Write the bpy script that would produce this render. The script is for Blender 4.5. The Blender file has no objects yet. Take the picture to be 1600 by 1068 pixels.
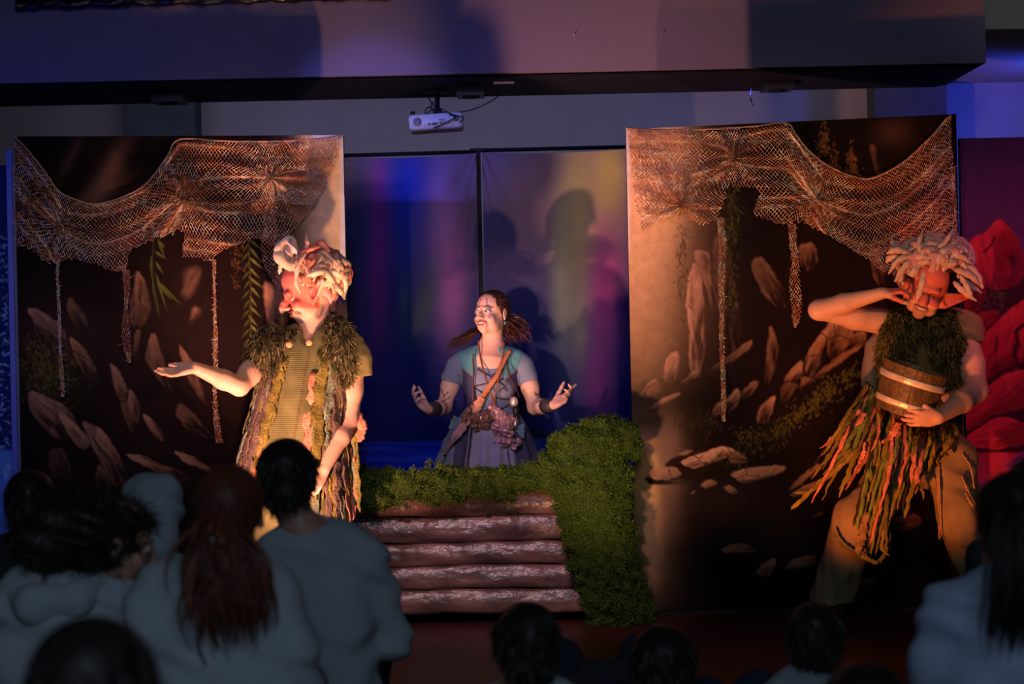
import bpy, math, random
import numpy as np
from mathutils import Vector
random.seed(7)
RNG = np.random.default_rng(7)
SC = bpy.context.scene
COLL = SC.collection
PI = math.pi

# ---------------------------------------------------------------- camera
CAMP = np.array([0.0, -9.0, 1.4]); FPX = 2880.0; CX, CY = 800.0, 517.0
ROLL = math.radians(1.2)
cr, sr = math.cos(ROLL), math.sin(ROLL)
RIGHT = np.array([cr, 0, -sr]); UP = np.array([sr, 0, cr])
cam_d = bpy.data.cameras.new('camera'); cam = bpy.data.objects.new('camera', cam_d); COLL.objects.link(cam)
cam.location = CAMP
cam.rotation_euler = (PI/2, ROLL, 0)
cam_d.sensor_width = 36.0; cam_d.lens = FPX/1600*36
cam_d.shift_y = -(534-CY)/1600
cam_d.clip_start = 0.05; cam_d.clip_end = 60
cam_d.dof.use_dof = True; cam_d.dof.focus_distance = 9.0; cam_d.dof.aperture_fstop = 2.6
SC.camera = cam

def W(px, py, Y):
    """point of the place seen at pixel (px,py) of the 1600x1068 frame, at depth Y"""
    d = Y-CAMP[1]
    return CAMP + np.array([0, d, 0]) + RIGHT*((px-CX)/FPX*d) + UP*((CY-py)/FPX*d)
def PXY(P):
    Q = np.asarray(P)-CAMP
    d = Q[..., 1]
    return CX+FPX*(Q@RIGHT)/d, CY-FPX*(Q@UP)/d

# ---------------------------------------------------------------- world, exposure, lights
SC.view_settings.view_transform = 'Standard'; SC.view_settings.look = 'None'
SC.view_settings.gamma = 1.0; SC.view_settings.use_curve_mapping = False
SC.view_settings.exposure = 0.0
wd = bpy.data.worlds.new('world'); SC.world = wd; wd.use_nodes = True
wd.node_tree.nodes['Background'].inputs[0].default_value = (0.25, 0.35, 0.8, 1)
wd.node_tree.nodes['Background'].inputs[1].default_value = 0.004

def light(name, kind, loc, aim, power, col, size=0.1, spot=60, blend=0.5, size_y=None):
    l = bpy.data.lights.new(name, kind); o = bpy.data.objects.new(name, l); COLL.objects.link(o)
    o.location = loc
    o.rotation_euler = (Vector(aim)-Vector(loc)).to_track_quat('-Z', 'Y').to_euler()
    l.energy = power; l.color = col
    if kind == 'AREA':
        l.size = size
        if size_y: l.shape = 'RECTANGLE'; l.size_y = size_y
    else: l.shadow_soft_size = size
    if kind == 'SPOT': l.spot_size = math.radians(spot); l.spot_blend = blend
    return o
light('footlight_warm', 'SPOT', (-1.28, -1.45, 0.14), (0.05, 0.6, 3.2), 430, (1.0, 0.42, 0.27), 0.045, 80, 0.8)
light('footlight_centre_left', 'SPOT', (-0.25, -1.9, 0.15), (-0.87, 0.0, 2.08), 210, (1.0, 0.52, 0.27), 0.05, 27, 0.8)
light('footlight_centre_right', 'SPOT', (-0.15, -1.9, 0.15), (0.70, 0.0, 1.35), 150, (1.0, 0.50, 0.25), 0.05, 54, 0.8)
light('footlight_amber', 'SPOT', (0.75, -2.3, 0.16), (1.9, -0.35, 1.18), 230, (1.0, 0.235, 0.05), 0.06, 42, 0.5)
light('spot_left_front', 'SPOT', (-0.5, -3.4, 1.7), (-1.15, -0.4, 1.35), 38, (1.0, 0.42, 0.18), 0.06, 26, 0.7)
light('spot_woman', 'SPOT', (-1.0, -3.8, 1.45), (-0.10, 0.42, 1.34), 300, (1.0, 0.56, 0.48), 0.06, 14, 0.8)
light('wash_left', 'SPOT', (-1.9, -4.6, 3.0), (-1.5, 0, 1.5), 175, (1.0, 0.68, 0.42), 0.05, 34, 0.9)
light('wash_right', 'SPOT', (0.6, -4.6, 3.0), (1.35, 0, 1.60), 130, (1.0, 0.66, 0.40), 0.05, 32, 0.9)
light('spot_pink_top', 'SPOT', (-0.5, -4.2, 3.5), (0.0, -0.1, 0.35), 330, (1.0, 0.60, 0.62), 0.10, 22, 0.9)
light('lavender_high', 'SPOT', (-1.5, -4.5, 2.3), (-0.4, 0.6, 3.5), 26, (0.7, 0.42, 0.95), 0.3, 56, 1.0)
light('blue_left', 'SPOT', (-4.6, -1.6, 2.2), (-1.5, 0.8, 1.5), 90, (0.04, 0.08, 1.0), 0.10, 70, 0.9)
light('blue_centre', 'SPOT', (-0.6, -4.0, 4.2), (0.1, 1.2, 1.4), 110, (0.06, 0.07, 1.0), 0.12, 40, 0.9)
light('blue_high', 'SPOT', (-2.6, -3.0, 3.1), (-0.42, 1.1, 2.48), 330, (0.20, 0.22, 1.0), 0.05, 13, 0.8)
light('backdrop_violet', 'SPOT', (0.3, -4.2, 3.4), (0.05, 1.1, 1.95), 13, (0.75, 0.5, 1.0), 0.12, 22, 1.0)
light('wall_wash', 'AREA', (-0.4, 1.62, 2.84), (-0.4, 3.0, 2.2), 12, (0.60, 0.55, 0.85), 4.6, size_y=0.12)
light('blue_wall', 'SPOT', (3.7, 1.9, 2.66), (1.9, 3.0, 2.78), 70, (0.05, 0.08, 1.0), 0.10, 130, 1.0)
light('red_right', 'SPOT', (3.4, -2.6, 3.2), (2.6, 0.3, 1.3), 230, (1.0, 0.12, 0.24), 0.10, 42, 0.9)
light('hall_high_right', 'SPOT', (4.6, -3.0, 2.6), (2.85, 0.8, 3.35), 45, (1.0, 0.93, 0.85), 0.2, 22, 0.8)
light('hall_dim', 'AREA', (0.5, -11.5, 4.2), (0, -4.5, 0.6), 85, (0.62, 0.80, 1.0), 4.0, size_y=2.0)
# ---------------------------------------------------------------- helpers
def tag(o, label=None, cat=None, group=None, kind=None):
    if label: o['label'] = label
    if cat: o['category'] = cat
    if group: o['group'] = group
    if kind: o['kind'] = kind
    return o
def thing(name, loc, label, cat, group=None):
    o = bpy.data.objects.new(name, None); COLL.objects.link(o); o.location = [float(v) for v in loc]
    o.empty_display_size = 0.1
    return tag(o, label, cat, group)
def worldloc(o):
    v = np.zeros(3)
    while o is not None:
        v = v+np.array(o.location); o = o.parent
    return v
def mk(name, V, F, mat, parent=None, col=None, smooth=True, origin=None):
    """one mesh object; V in place coordinates"""
    V = np.asarray(V, dtype=np.float64).reshape(-1, 3)
    if parent is not None: org = worldloc(parent); loc = (0, 0, 0)
    else:
        if origin is None: origin = np.array([(V[:, 0].min()+V[:, 0].max())/2, (V[:, 1].min()+V[:, 1].max())/2, V[:, 2].min()])
        org = np.array(origin, float); loc = tuple(float(v) for v in org)
    me = bpy.data.meshes.new(name)
    if isinstance(F, np.ndarray):
        n, k = F.shape
        me.vertices.add(len(V)); me.vertices.foreach_set('co', (V-org).astype(np.float32).ravel())
        me.loops.add(n*k); me.loops.foreach_set('vertex_index', F.astype(np.int32).ravel())
        me.polygons.add(n)
        me.polygons.foreach_set('loop_start', np.arange(0, n*k, k, dtype=np.int32))
        me.polygons.foreach_set('loop_total', np.full(n, k, dtype=np.int32))
        me.update(calc_edges=True); me.validate()
    else:
        me.from_pydata((V-org).tolist(), [], [tuple(int(i) for i in f) for f in F]); me.update()
    if smooth and len(me.polygons): me.polygons.foreach_set('use_smooth', [True]*len(me.polygons))
    if col is not None:
        col = np.asarray(col, dtype=np.float32)
        if col.shape[1] == 3: col = np.hstack([col, np.ones((len(col), 1), np.float32)])
        a = me.color_attributes.new('Col', 'FLOAT_COLOR', 'POINT'); a.data.foreach_set('color', col.ravel())
    me.materials.append(mat)
    o = bpy.data.objects.new(name, me); COLL.objects.link(o); o.location = loc
    if parent is not None: o.parent = parent
    return o
class MB:
    """collects shapes into one mesh"""
    def __init__(s): s.V = []; s.F = []; s.C = []; s.n = 0
    def add(s, V, F, col=None):
        V = np.asarray(V, float).reshape(-1, 3)
        s.V.append(V); s.F += [tuple(int(i)+s.n for i in f) for f in F]; s.n += len(V)
        if col is not None:
            c = np.asarray(col, float)
            s.C.append(np.tile(c, (len(V), 1)) if c.ndim == 1 else c)
        return s
    def box(s, lo, hi, col=None, R=None):
        x0, y0, z0 = lo; x1, y1, z1 = hi
        V = np.array([[x0,y0,z0],[x1,y0,z0],[x1,y1,z0],[x0,y1,z0],[x0,y0,z1],[x1,y0,z1],[x1,y1,z1],[x0,y1,z1]], float)
        if R is not None:
            c = V.mean(0); V = (V-c)@np.asarray(R).T+c
        return s.add(V, [(0,3,2,1),(4,5,6,7),(0,1,5,4),(1,2,6,5),(2,3,7,6),(3,0,4,7)], col)
    def tube(s, pts, rad, n=8, col=None, caps=True, sq=1.0):
        V, F = tube(pts, rad, n, caps, sq); return s.add(V, F, col)
    def build(s, name, mat, parent=None, smooth=True, origin=None):
        return mk(name, np.vstack(s.V), s.F, mat, parent, np.vstack(s.C) if s.C else None, smooth, origin)
def norm(v):
    v = np.asarray(v, float); return v/(np.linalg.norm(v, axis=-1, keepdims=True)+1e-12)
def spline(pts, n):
    """Catmull-Rom through pts (k,d) -> n samples"""
    P = np.asarray(pts, float)
    if len(P) == 2: return P[0]+(P[1]-P[0])*np.linspace(0, 1, n)[:, None]
    Q = np.vstack([2*P[0]-P[1], P, 2*P[-1]-P[-2]])
    t = np.linspace(0, len(P)-1-1e-9, n); i = t.astype(int); f = (t-i)[:, None]
    a, b, c, d = Q[i], Q[i+1], Q[i+2], Q[i+3]
    return 0.5*((2*b)+(-a+c)*f+(2*a-5*b+4*c-d)*f**2+(-a+3*b-3*c+d)*f**3)
def tube(pts, rad, n=8, caps=True, sq=1.0):
    P = np.asarray(pts, float); m = len(P); rad = np.broadcast_to(np.asarray(rad, float), (m,))
    T = norm(np.gradient(P, axis=0))
    u = np.array([0, 0, 1.0]) if abs(T[0][2]) < 0.9 else np.array([1.0, 0, 0])
    V = []
    for i in range(m):
        u = u-T[i]*np.dot(u, T[i]); u = u/(np.linalg.norm(u)+1e-12); w = np.cross(T[i], u)
        a = np.linspace(0, 2*PI, n, endpoint=False)
        V.append(P[i]+rad[i]*(np.cos(a)[:, None]*u+sq*np.sin(a)[:, None]*w))
    V = np.vstack(V); F = []
    for i in range(m-1):
        for j in range(n):
            k = (j+1) % n
            F.append((i*n+j, i*n+k, (i+1)*n+k, (i+1)*n+j))
    if caps: F.append(tuple(range(n))[::-1]); F.append(tuple((m-1)*n+j for j in range(n)))
    return V, F
def ribbon(pts, wid, side, th=0.003, col=None, ruff=0.0):
    """strip of cloth with thickness along pts; side = across direction"""
    P = np.asarray(pts, float); m = len(P); wid = np.broadcast_to(np.asarray(wid, float), (m,))
    T = norm(np.gradient(P, axis=0)); S = norm(np.asarray(side, float)-T*(T@np.asarray(side, float))[:, None] if np.ndim(side) == 1 else side)
    N = norm(np.cross(T, S))
    k = 4; V = []
    for i in range(m):
        ph = RNG.random(k+1)*ruff
        for j in range(k+1):
            s_ = (j/k-0.5)*2
            e = 1+RNG.normal()*0.18*(j in (0, k))*(ruff > 0)
            V.append(P[i]+S[i]*s_*wid[i]*e+N[i]*(th/2+ph[j]*wid[i]))
        for j in range(k, -1, -1):
            s_ = (j/k-0.5)*2
            V.append(P[i]+S[i]*s_*wid[i]-N[i]*(th/2)+N[i]*ph[j]*wid[i])
    q = 2*(k+1); F = []
    for i in range(m-1):
        for j in range(q):
            jj = (j+1) % q
            F.append((i*q+j, i*q+jj, (i+1)*q+jj, (i+1)*q+j))
    F.append(tuple(range(q))[::-1]); F.append(tuple((m-1)*q+j for j in range(q)))
    return np.array(V), F
def strands(P, D, L, wid, seg=3, curl=0.5, grav=(0, 0, -0.5), col=None, jit=0.4, flat=None):
    """many hair/moss blades in one mesh: returns V,F,C"""
    n = len(P); P = P.copy(); D = norm(D+RNG.normal(size=(n, 3))*jit)
    L = np.broadcast_to(L, (n,))*(0.6+0.8*RNG.random(n)); wid = np.broadcast_to(wid, (n,))
    S = norm(np.cross(D, RNG.normal(size=(n, 3)))); C1 = RNG.normal(size=(n, 3))*curl
    rows = []; p = P
    for i in range(seg+1):
        w = wid*(1-0.85*(i/seg)**1.5)
        rows.append(np.stack([p-S*w[:, None], p+S*w[:, None]], 1))
        D = norm(D+C1/seg+np.array(grav)/seg)
        p = p+D*(L/seg)[:, None]
    V = np.stack(rows, 1).reshape(-1, 3)
    b = (np.arange(n)*(2*(seg+1)))[:, None]
    F = np.concatenate([b+np.array([2*i, 2*i+1, 2*i+3, 2*i+2]) for i in range(seg)], 0)
    C = None
    if col is not None:
        c = np.repeat(col, 2*(seg+1), 0); C = c
    return V, F, C
def rotm(yaw=0, pitch=0, roll=0):
    y, p, r = [math.radians(a) for a in (yaw, pitch, roll)]
    Rz = np.array([[math.cos(y), -math.sin(y), 0], [math.sin(y), math.cos(y), 0], [0, 0, 1]])
    Rx = np.array([[1, 0, 0], [0, math.cos(p), -math.sin(p)], [0, math.sin(p), math.cos(p)]])
    Ry = np.array([[math.cos(r), 0, math.sin(r)], [0, 1, 0], [-math.sin(r), 0, math.cos(r)]])
    return Ry@Rz@Rx
def vnoise(P, s, seed=0):
    """cheap smooth noise -1..1"""
    r = np.random.default_rng(seed); out = 0
    for k in range(5):
        d = r.normal(size=3); d /= np.linalg.norm(d)
        out = out+np.sin((P@d)*s*(0.7+0.35*k)+r.random()*6.28)
    return out/3.2

# ---------------------------------------------------------------- materials (node based)
def mat(name, col=(0.5, 0.5, 0.5), rough=0.7, metal=0.0, vc=False, bump=0.0, bscale=60.0, var=0.0, vscale=8.0, spec=0.5,
        kind='noise', sss=0.0, sheen=0.0, alpha=1.0, trans=0.0, emit=None, bdist=0.01, stretch=None):
    m = bpy.data.materials.new(name); m.use_nodes = True; nt = m.node_tree; N = nt.nodes; L = nt.links
    b = N['Principled BSDF']; b.inputs['Roughness'].default_value = rough; b.inputs['Metallic'].default_value = metal
    b.inputs['Specular IOR Level'].default_value = spec
    if sss: b.inputs['Subsurface Weight'].default_value = sss; b.inputs['Subsurface Radius'].default_value = (0.02, 0.008, 0.004)
    if sheen: b.inputs['Sheen Weight'].default_value = sheen
    if trans: b.inputs['Transmission Weight'].default_value = trans
    tc = N.new('ShaderNodeTexCoord'); mp = N.new('ShaderNodeMapping'); L.new(tc.outputs['Object'], mp.inputs['Vector'])
    if stretch: mp.inputs['Scale'].default_value = stretch
    if vc:
        a = N.new('ShaderNodeAttribute'); a.attribute_name = 'Col'; src = a.outputs['Color']
    else:
        a = N.new('ShaderNodeRGB'); a.outputs[0].default_value = (*col, 1); src = a.outputs[0]
    nz = N.new('ShaderNodeTexNoise'); nz.inputs['Scale'].default_value = vscale; nz.inputs['Detail'].default_value = 5
    L.new(mp.outputs[0], nz.inputs['Vector'])
    mr = N.new('ShaderNodeMapRange'); mr.inputs['From Min'].default_value = 0.3; mr.inputs['From Max'].default_value = 0.7
    mr.inputs['To Min'].default_value = 1-var; mr.inputs['To Max'].default_value = 1+var; L.new(nz.outputs['Fac'], mr.inputs['Value'])
    hs = N.new('ShaderNodeHueSaturation'); L.new(src, hs.inputs['Color']); L.new(mr.outputs[0], hs.inputs['Value'])
    L.new(hs.outputs[0], b.inputs['Base Color'])
    if bump:
        if kind == 'wave':
            t = N.new('ShaderNodeTexWave'); t.inputs['Scale'].default_value = bscale; t.bands_direction = 'Z'
            t.inputs['Distortion'].default_value = 1.5; t.inputs['Detail'].default_value = 2; out = t.outputs['Fac']
        elif kind == 'voronoi':
            t = N.new('ShaderNodeTexVoronoi'); t.inputs['Scale'].default_value = bscale; out = t.outputs['Distance']
        else:
            t = N.new('ShaderNodeTexNoise'); t.inputs['Scale'].default_value = bscale; t.inputs['Detail'].default_value = 6; out = t.outputs['Fac']
        L.new(mp.outputs[0], t.inputs['Vector'])
        bp = N.new('ShaderNodeBump'); bp.inputs['Strength'].default_value = bump; bp.inputs['Distance'].default_value = bdist
        L.new(out, bp.inputs['Height']); L.new(bp.outputs[0], b.inputs['Normal'])
    return m
M = {}
M['print'] = mat('printed_canvas', vc=True, rough=0.85, spec=0.05, bump=0.1, bscale=300, var=0.12, vscale=25)
M['frame'] = mat('black_frame', (0.012, 0.011, 0.012), 0.6, spec=0.2)
M['wall'] = mat('grey_plaster', (0.30, 0.29, 0.29), 0.9, spec=0.15, bump=0.15, bscale=160, var=0.06, vscale=3)
M['beam'] = mat('painted_beam', (0.22, 0.18, 0.26), 0.85, spec=0.15, bump=0.08, bscale=200, var=0.05, vscale=2)
M['dark'] = mat('dark_paint', (0.010, 0.011, 0.022), 0.8, spec=0.2, bump=0.1, bscale=120)
M['pillar'] = mat('grey_concrete', (0.055, 0.07, 0.075), 0.9, spec=0.15, bump=0.3, bscale=60, var=0.15, vscale=10)
M['ceiling'] = mat('rough_ceiling', (0.33, 0.32, 0.30), 0.95, spec=0.1, bump=0.6, bscale=60, var=0.1, vscale=30)
M['floor'] = mat('red_floor', (0.06, 0.012, 0.012), 0.45, bump=0.1, bscale=40, var=0.2, vscale=4)
M['black'] = mat('black_plastic', (0.01, 0.01, 0.012), 0.4)
M['white'] = mat('white_plastic', (0.8, 0.8, 0.8), 0.4)
M['grille'] = mat('grey_plastic', (0.3, 0.3, 0.32), 0.6)
M['net'] = mat('sequin_thread', vc=True, rough=0.30, metal=0.3, spec=0.8)
M['cord'] = mat('edge_cord', (0.42, 0.24, 0.15), 0.8, bump=0.5, bscale=200)
M['cloth_back'] = mat('backdrop_cloth', vc=True, rough=0.8, spec=0.2, bump=0.1, bscale=300, var=0.08)
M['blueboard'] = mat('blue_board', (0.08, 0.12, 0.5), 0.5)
M['screw'] = mat('screw_metal', (0.7, 0.7, 0.72), 0.3, metal=0.8)
M['foil'] = mat('foil_ribbon', (0.5, 0.5, 0.6), 0.15, metal=0.9)
M['plank'] = mat('painted_plank', vc=True, rough=0.30, spec=0.8, bump=0.55, bscale=11, var=0.5, vscale=6, stretch=(0.9, 1, 1.6), bdist=0.03)
M['moss'] = mat('green_moss', vc=True, rough=0.9, spec=0.15)
M['skin'] = mat('skin', vc=True, rough=0.5, spec=0.35, bump=0.08, bscale=150, sss=0.06)
M['hair'] = mat('hair', vc=True, rough=0.5, spec=0.4, var=0.3, vscale=60)
M['wool'] = mat('felted_wool', vc=True, rough=0.9, spec=0.1, bump=0.2, bscale=120, var=0.1, vscale=30)
M['fur'] = mat('shaggy_fur', vc=True, rough=0.8, spec=0.2)
M['cloth'] = mat('cloth', vc=True, rough=0.9, spec=0.12, bump=0.18, bscale=140, var=0.12, vscale=14)
M['rib'] = mat('ribbed_cloth', vc=True, rough=0.85, spec=0.15, bump=0.25, bscale=34, kind='wave', var=0.25, vscale=12, bdist=0.004)
M['rag'] = mat('rag_cloth', vc=True, rough=0.9, spec=0.12, bump=0.7, bscale=90, var=0.3, vscale=30)
M['leather'] = mat('leather', vc=True, rough=0.5, spec=0.4, bump=0.3, bscale=90, var=0.15, vscale=20)
M['hoodie'] = mat('fleece', vc=True, rough=0.95, spec=0.1, bump=0.3, bscale=60, var=0.08, vscale=8)
M['oldwood'] = mat('old_wood', (0.16, 0.10, 0.045), 0.55, bump=0.6, bscale=40, var=0.4, vscale=20)
M['hoop'] = mat('metal_hoop', (0.75, 0.70, 0.60), 0.38, metal=0.35, bump=0.3, bscale=50, var=0.2, vscale=15)
M['shell'] = mat('iridescent_shell', vc=True, rough=0.12, metal=0.35, spec=0.9)
M['pearl'] = mat('pearl', (0.6, 0.55, 0.45), 0.2, metal=0.4)
# ================================================================ THE SETTING
def struct(name, mb, m, smooth=False): return tag(mb.build(name, m, smooth=smooth), kind='structure')
struct('floor', MB().box((-6, -10.5, -0.1), (6, 3.2, 0)), M['floor'])
struct('wall_back', MB().box((-6, 3.0, 0), (6, 3.1, 3.6)), M['wall'])
struct('ceiling', MB().box((-6, 0.8, 2.95), (6, 3.0, 3.05)), M['ceiling'])
struct('wall_fascia', MB().box((-6, 0.8, 3.05), (6, 0.9, 4.4)), M['ceiling'])
# pillars standing against the rear wall
a = W(197, 300, 2.8)[0]; b = W(309, 300, 2.8)[0]
struct('trim_1', MB().box((a, 2.75, 0), (b, 3.0, 2.95)), M['pillar'])
a = W(1364, 150, 2.8)[0]; b = W(1476, 150, 2.8)[0]
struct('trim_2', MB().box((a, 2.75, 0), (b, 3.0, 2.95)), M['pillar'])
# deep ceiling beam
bx1 = W(1540, 76, 0.6)[0]
zb = 2.745
mb = MB().box((-3.4, 0.6, zb), (bx1, 0.64, 4.3)).box((-3.4, 0.64, zb), (bx1, 0.79, 4.3)).box((-3.4, 0.64, zb), (bx1, 1.5, 2.94))
struct('trim_3', mb, M['beam'])
struct('trim_4', MB().box((-3.38, 0.68, zb-0.012), (bx1-0.06, 1.46, zb-0.001)), M['dark'])

# ---- painting on the scenery: colours laid into a fine grid, polygons in photograph measure
def pip_sd(X, Y, P):
    d = np.full(X.shape, 1e9); inside = np.zeros(X.shape, bool); n = len(P)
    for i in range(n):
        x0, y0 = P[i]; x1, y1 = P[(i+1) % n]
        ex, ey = x1-x0, y1-y0; t = np.clip(((X-x0)*ex+(Y-y0)*ey)/(ex*ex+ey*ey+1e-9), 0, 1)
        d = np.minimum(d, (X-x0-t*ex)**2+(Y-y0-t*ey)**2)
        c = ((y0 > Y) != (y1 > Y)) & (X < (x1-x0)*(Y-y0)/((y1-y0) if y1 != y0 else 1e-9)+x0); inside ^= c
    d = np.sqrt(d); return np.where(inside, -d, d)
def vn2(x, y, seed=0):
    """smooth value noise 0..1"""
    t = np.random.default_rng(seed).random((64, 64)); i = np.floor(x).astype(int); j = np.floor(y).astype(int); u = x-i; v = y-j; u = u*u*(3-2*u); v = v*v*(3-2*v)
    i0, i1, j0, j1 = i % 64, (i+1) % 64, j % 64, (j+1) % 64
    return (t[i0, j0]*(1-u)+t[i1, j0]*u)*(1-v)+(t[i0, j1]*(1-u)+t[i1, j1]*u)*v
class Paint:
    def __init__(s, X, Y, base): s.X, s.Y = X, Y; s.C = np.tile(np.array(base, float), (len(X), 1))
    def mix(s, m, c):
        s.C = s.C*(1-m[:, None])+np.asarray(c)*m[:, None]
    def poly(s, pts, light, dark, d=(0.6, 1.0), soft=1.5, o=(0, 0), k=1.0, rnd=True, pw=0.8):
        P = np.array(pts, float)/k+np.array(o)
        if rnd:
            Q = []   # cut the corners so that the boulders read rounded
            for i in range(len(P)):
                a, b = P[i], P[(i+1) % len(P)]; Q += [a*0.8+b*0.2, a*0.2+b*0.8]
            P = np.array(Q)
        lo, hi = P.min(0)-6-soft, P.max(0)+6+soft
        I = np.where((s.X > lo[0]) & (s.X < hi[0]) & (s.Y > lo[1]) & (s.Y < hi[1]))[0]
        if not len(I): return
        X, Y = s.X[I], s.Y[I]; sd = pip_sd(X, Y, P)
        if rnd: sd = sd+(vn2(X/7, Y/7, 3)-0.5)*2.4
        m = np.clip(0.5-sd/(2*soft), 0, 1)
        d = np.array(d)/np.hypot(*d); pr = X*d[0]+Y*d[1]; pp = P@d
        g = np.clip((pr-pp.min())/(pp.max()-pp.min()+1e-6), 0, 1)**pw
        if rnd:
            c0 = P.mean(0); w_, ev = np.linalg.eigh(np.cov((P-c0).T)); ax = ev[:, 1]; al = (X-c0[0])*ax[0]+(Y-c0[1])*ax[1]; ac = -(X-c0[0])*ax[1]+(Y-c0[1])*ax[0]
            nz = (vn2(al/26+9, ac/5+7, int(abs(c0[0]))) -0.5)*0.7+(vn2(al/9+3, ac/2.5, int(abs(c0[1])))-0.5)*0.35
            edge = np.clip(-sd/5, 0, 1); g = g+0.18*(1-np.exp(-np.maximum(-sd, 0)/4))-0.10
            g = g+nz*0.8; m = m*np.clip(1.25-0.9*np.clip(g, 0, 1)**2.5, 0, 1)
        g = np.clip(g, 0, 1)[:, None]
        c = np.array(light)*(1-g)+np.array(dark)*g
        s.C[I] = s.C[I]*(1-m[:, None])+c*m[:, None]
    def line(s, pts, c, w=1.0, o=(0, 0), k=1.0):
        P = np.array(pts, float)/k+np.array(o)
        lo, hi = P.min(0)-4, P.max(0)+4
        I = np.where((s.X > lo[0]) & (s.X < hi[0]) & (s.Y > lo[1]) & (s.Y < hi[1]))[0]
        if not len(I): return
        X, Y = s.X[I], s.Y[I]; d = np.full(X.shape, 1e9)
        for (x0, y0), (x1, y1) in zip(P[:-1], P[1:]):
            ex, ey = x1-x0, y1-y0; t = np.clip(((X-x0)*ex+(Y-y0)*ey)/(ex*ex+ey*ey+1e-9), 0, 1)
            d = np.minimum(d, np.hypot(X-x0-t*ex, Y-y0-t*ey))
        m = np.clip(1.2-d/w, 0, 1)[:, None]; s.C[I] = s.C[I]*(1-m)+np.array(c)*m
    def blob(s, x, y, rx, ry, c, a=1.0, ang=0.0, p=2.0):
        ca, sa = math.cos(ang), math.sin(ang); dx, dy = s.X-x, s.Y-y
        u = (dx*ca+dy*sa)/rx; v = (-dx*sa+dy*ca)/ry
        s.mix(a*np.exp(-(np.abs(u)**p+np.abs(v)**p)), c)
    def dabs(s, cx, cy, sx, sy, n, c, L=5, w=1.3, ang=(-PI, 0), a=0.8, seed=1, slope=0.0):
        r = np.random.default_rng(seed)
        for _ in range(n):
            x = cx+r.normal()*sx; y = cy+r.normal()*sy+slope*(x-cx); t = r.uniform(*ang); l = L*r.uniform(0.5, 1.4)
            cc = np.array(c)*r.uniform(0.4, 1.3)
            p = [(x, y), (x+math.cos(t)*l*0.5+math.sin(t)*w, y+math.sin(t)*l*0.5), (x+math.cos(t)*l, y+math.sin(t)*l), (x+math.cos(t)*l*0.5-math.sin(t)*w, y+math.sin(t)*l*0.5+w)]
            s.poly(p, cc, cc*0.6, rnd=False, soft=0.8)
    def leaf(s, x, y, tx, ty, w, c):
        d = np.array([tx-x, ty-y], float); n = np.array([-d[1], d[0]])/np.hypot(*d)*w; a = np.array([x, y]); b = np.array([tx, ty])
        s.poly([a, a+d*0.3+n, a+d*0.65+n*0.8, b, a+d*0.6-n*0.5, a+d*0.25-n*0.7], c, np.array(c)*0.5, rnd=False, soft=0.8)

def canvas_grid(TL, TR, BL, BR, res, wav=None):
    TL, TR, BL, BR = [np.array(p, float) for p in (TL, TR, BL, BR)]
    nu = int(np.linalg.norm(TR-TL)/res)+2; nv = int(np.linalg.norm(BL-TL)/res)+2
    u, v = np.meshgrid(np.linspace(0, 1, nu), np.linspace(0, 1, nv)); u = u[..., None]; v = v[..., None]
    P = (TL*(1-u)+TR*u)*(1-v)+(BL*(1-u)+BR*u)*v
    if wav is not None: P[..., 1] += wav(u[..., 0], v[..., 0])
    P = P.reshape(-1, 3); i = np.arange(nu*nv).reshape(nv, nu)
    F = np.stack([i[:-1, :-1], i[1:, :-1], i[1:, 1:], i[:-1, 1:]], -1).reshape(-1, 4)
    return P, F
def screen(name, label, tl, tr, Y, paint, zbot=0.02, res=0.0048, sidecol=(0.02, 0.015, 0.015), depth=0.05, wav=None, canvasname='painted_canvas'):
    A = W(*tl, Y); B = W(*tr, Y); A[1] = B[1] = Y
    root = thing(name, ((A[0]+B[0])/2, Y+depth/2, 0), label, 'scenery')
    BL = np.array([A[0]+0.0, Y, zbot]); BR = np.array([B[0]+0.0, Y, zbot])
    P, F = canvas_grid(A, B, BL, BR, res, wav)
    X, Yp = PXY(P); C = paint(X, Yp)
    mk(canvasname, P, F, M['print'], root, np.clip(C, 0, 1))
    f = MB(); t = 0.035; y0, y1 = Y+0.006, Y+depth
    f.box((A[0], y0, 0), (A[0]+t, y1, A[2])); f.box((B[0]-t, y0, 0), (B[0], y1, B[2]))
    f.box((A[0], y0, min(A[2], B[2])-t), (B[0], y1, min(A[2], B[2])-0.004)); f.box((A[0], y0, 0.0), (B[0], y1, t))
    f.box((A[0]+0.005, Y+0.02, 0.02), (B[0]-0.005, Y+0.03, min(A[2], B[2])-0.01))
    f.build('frame', M['frame'], root, smooth=False)
    return root, A, B

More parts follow.
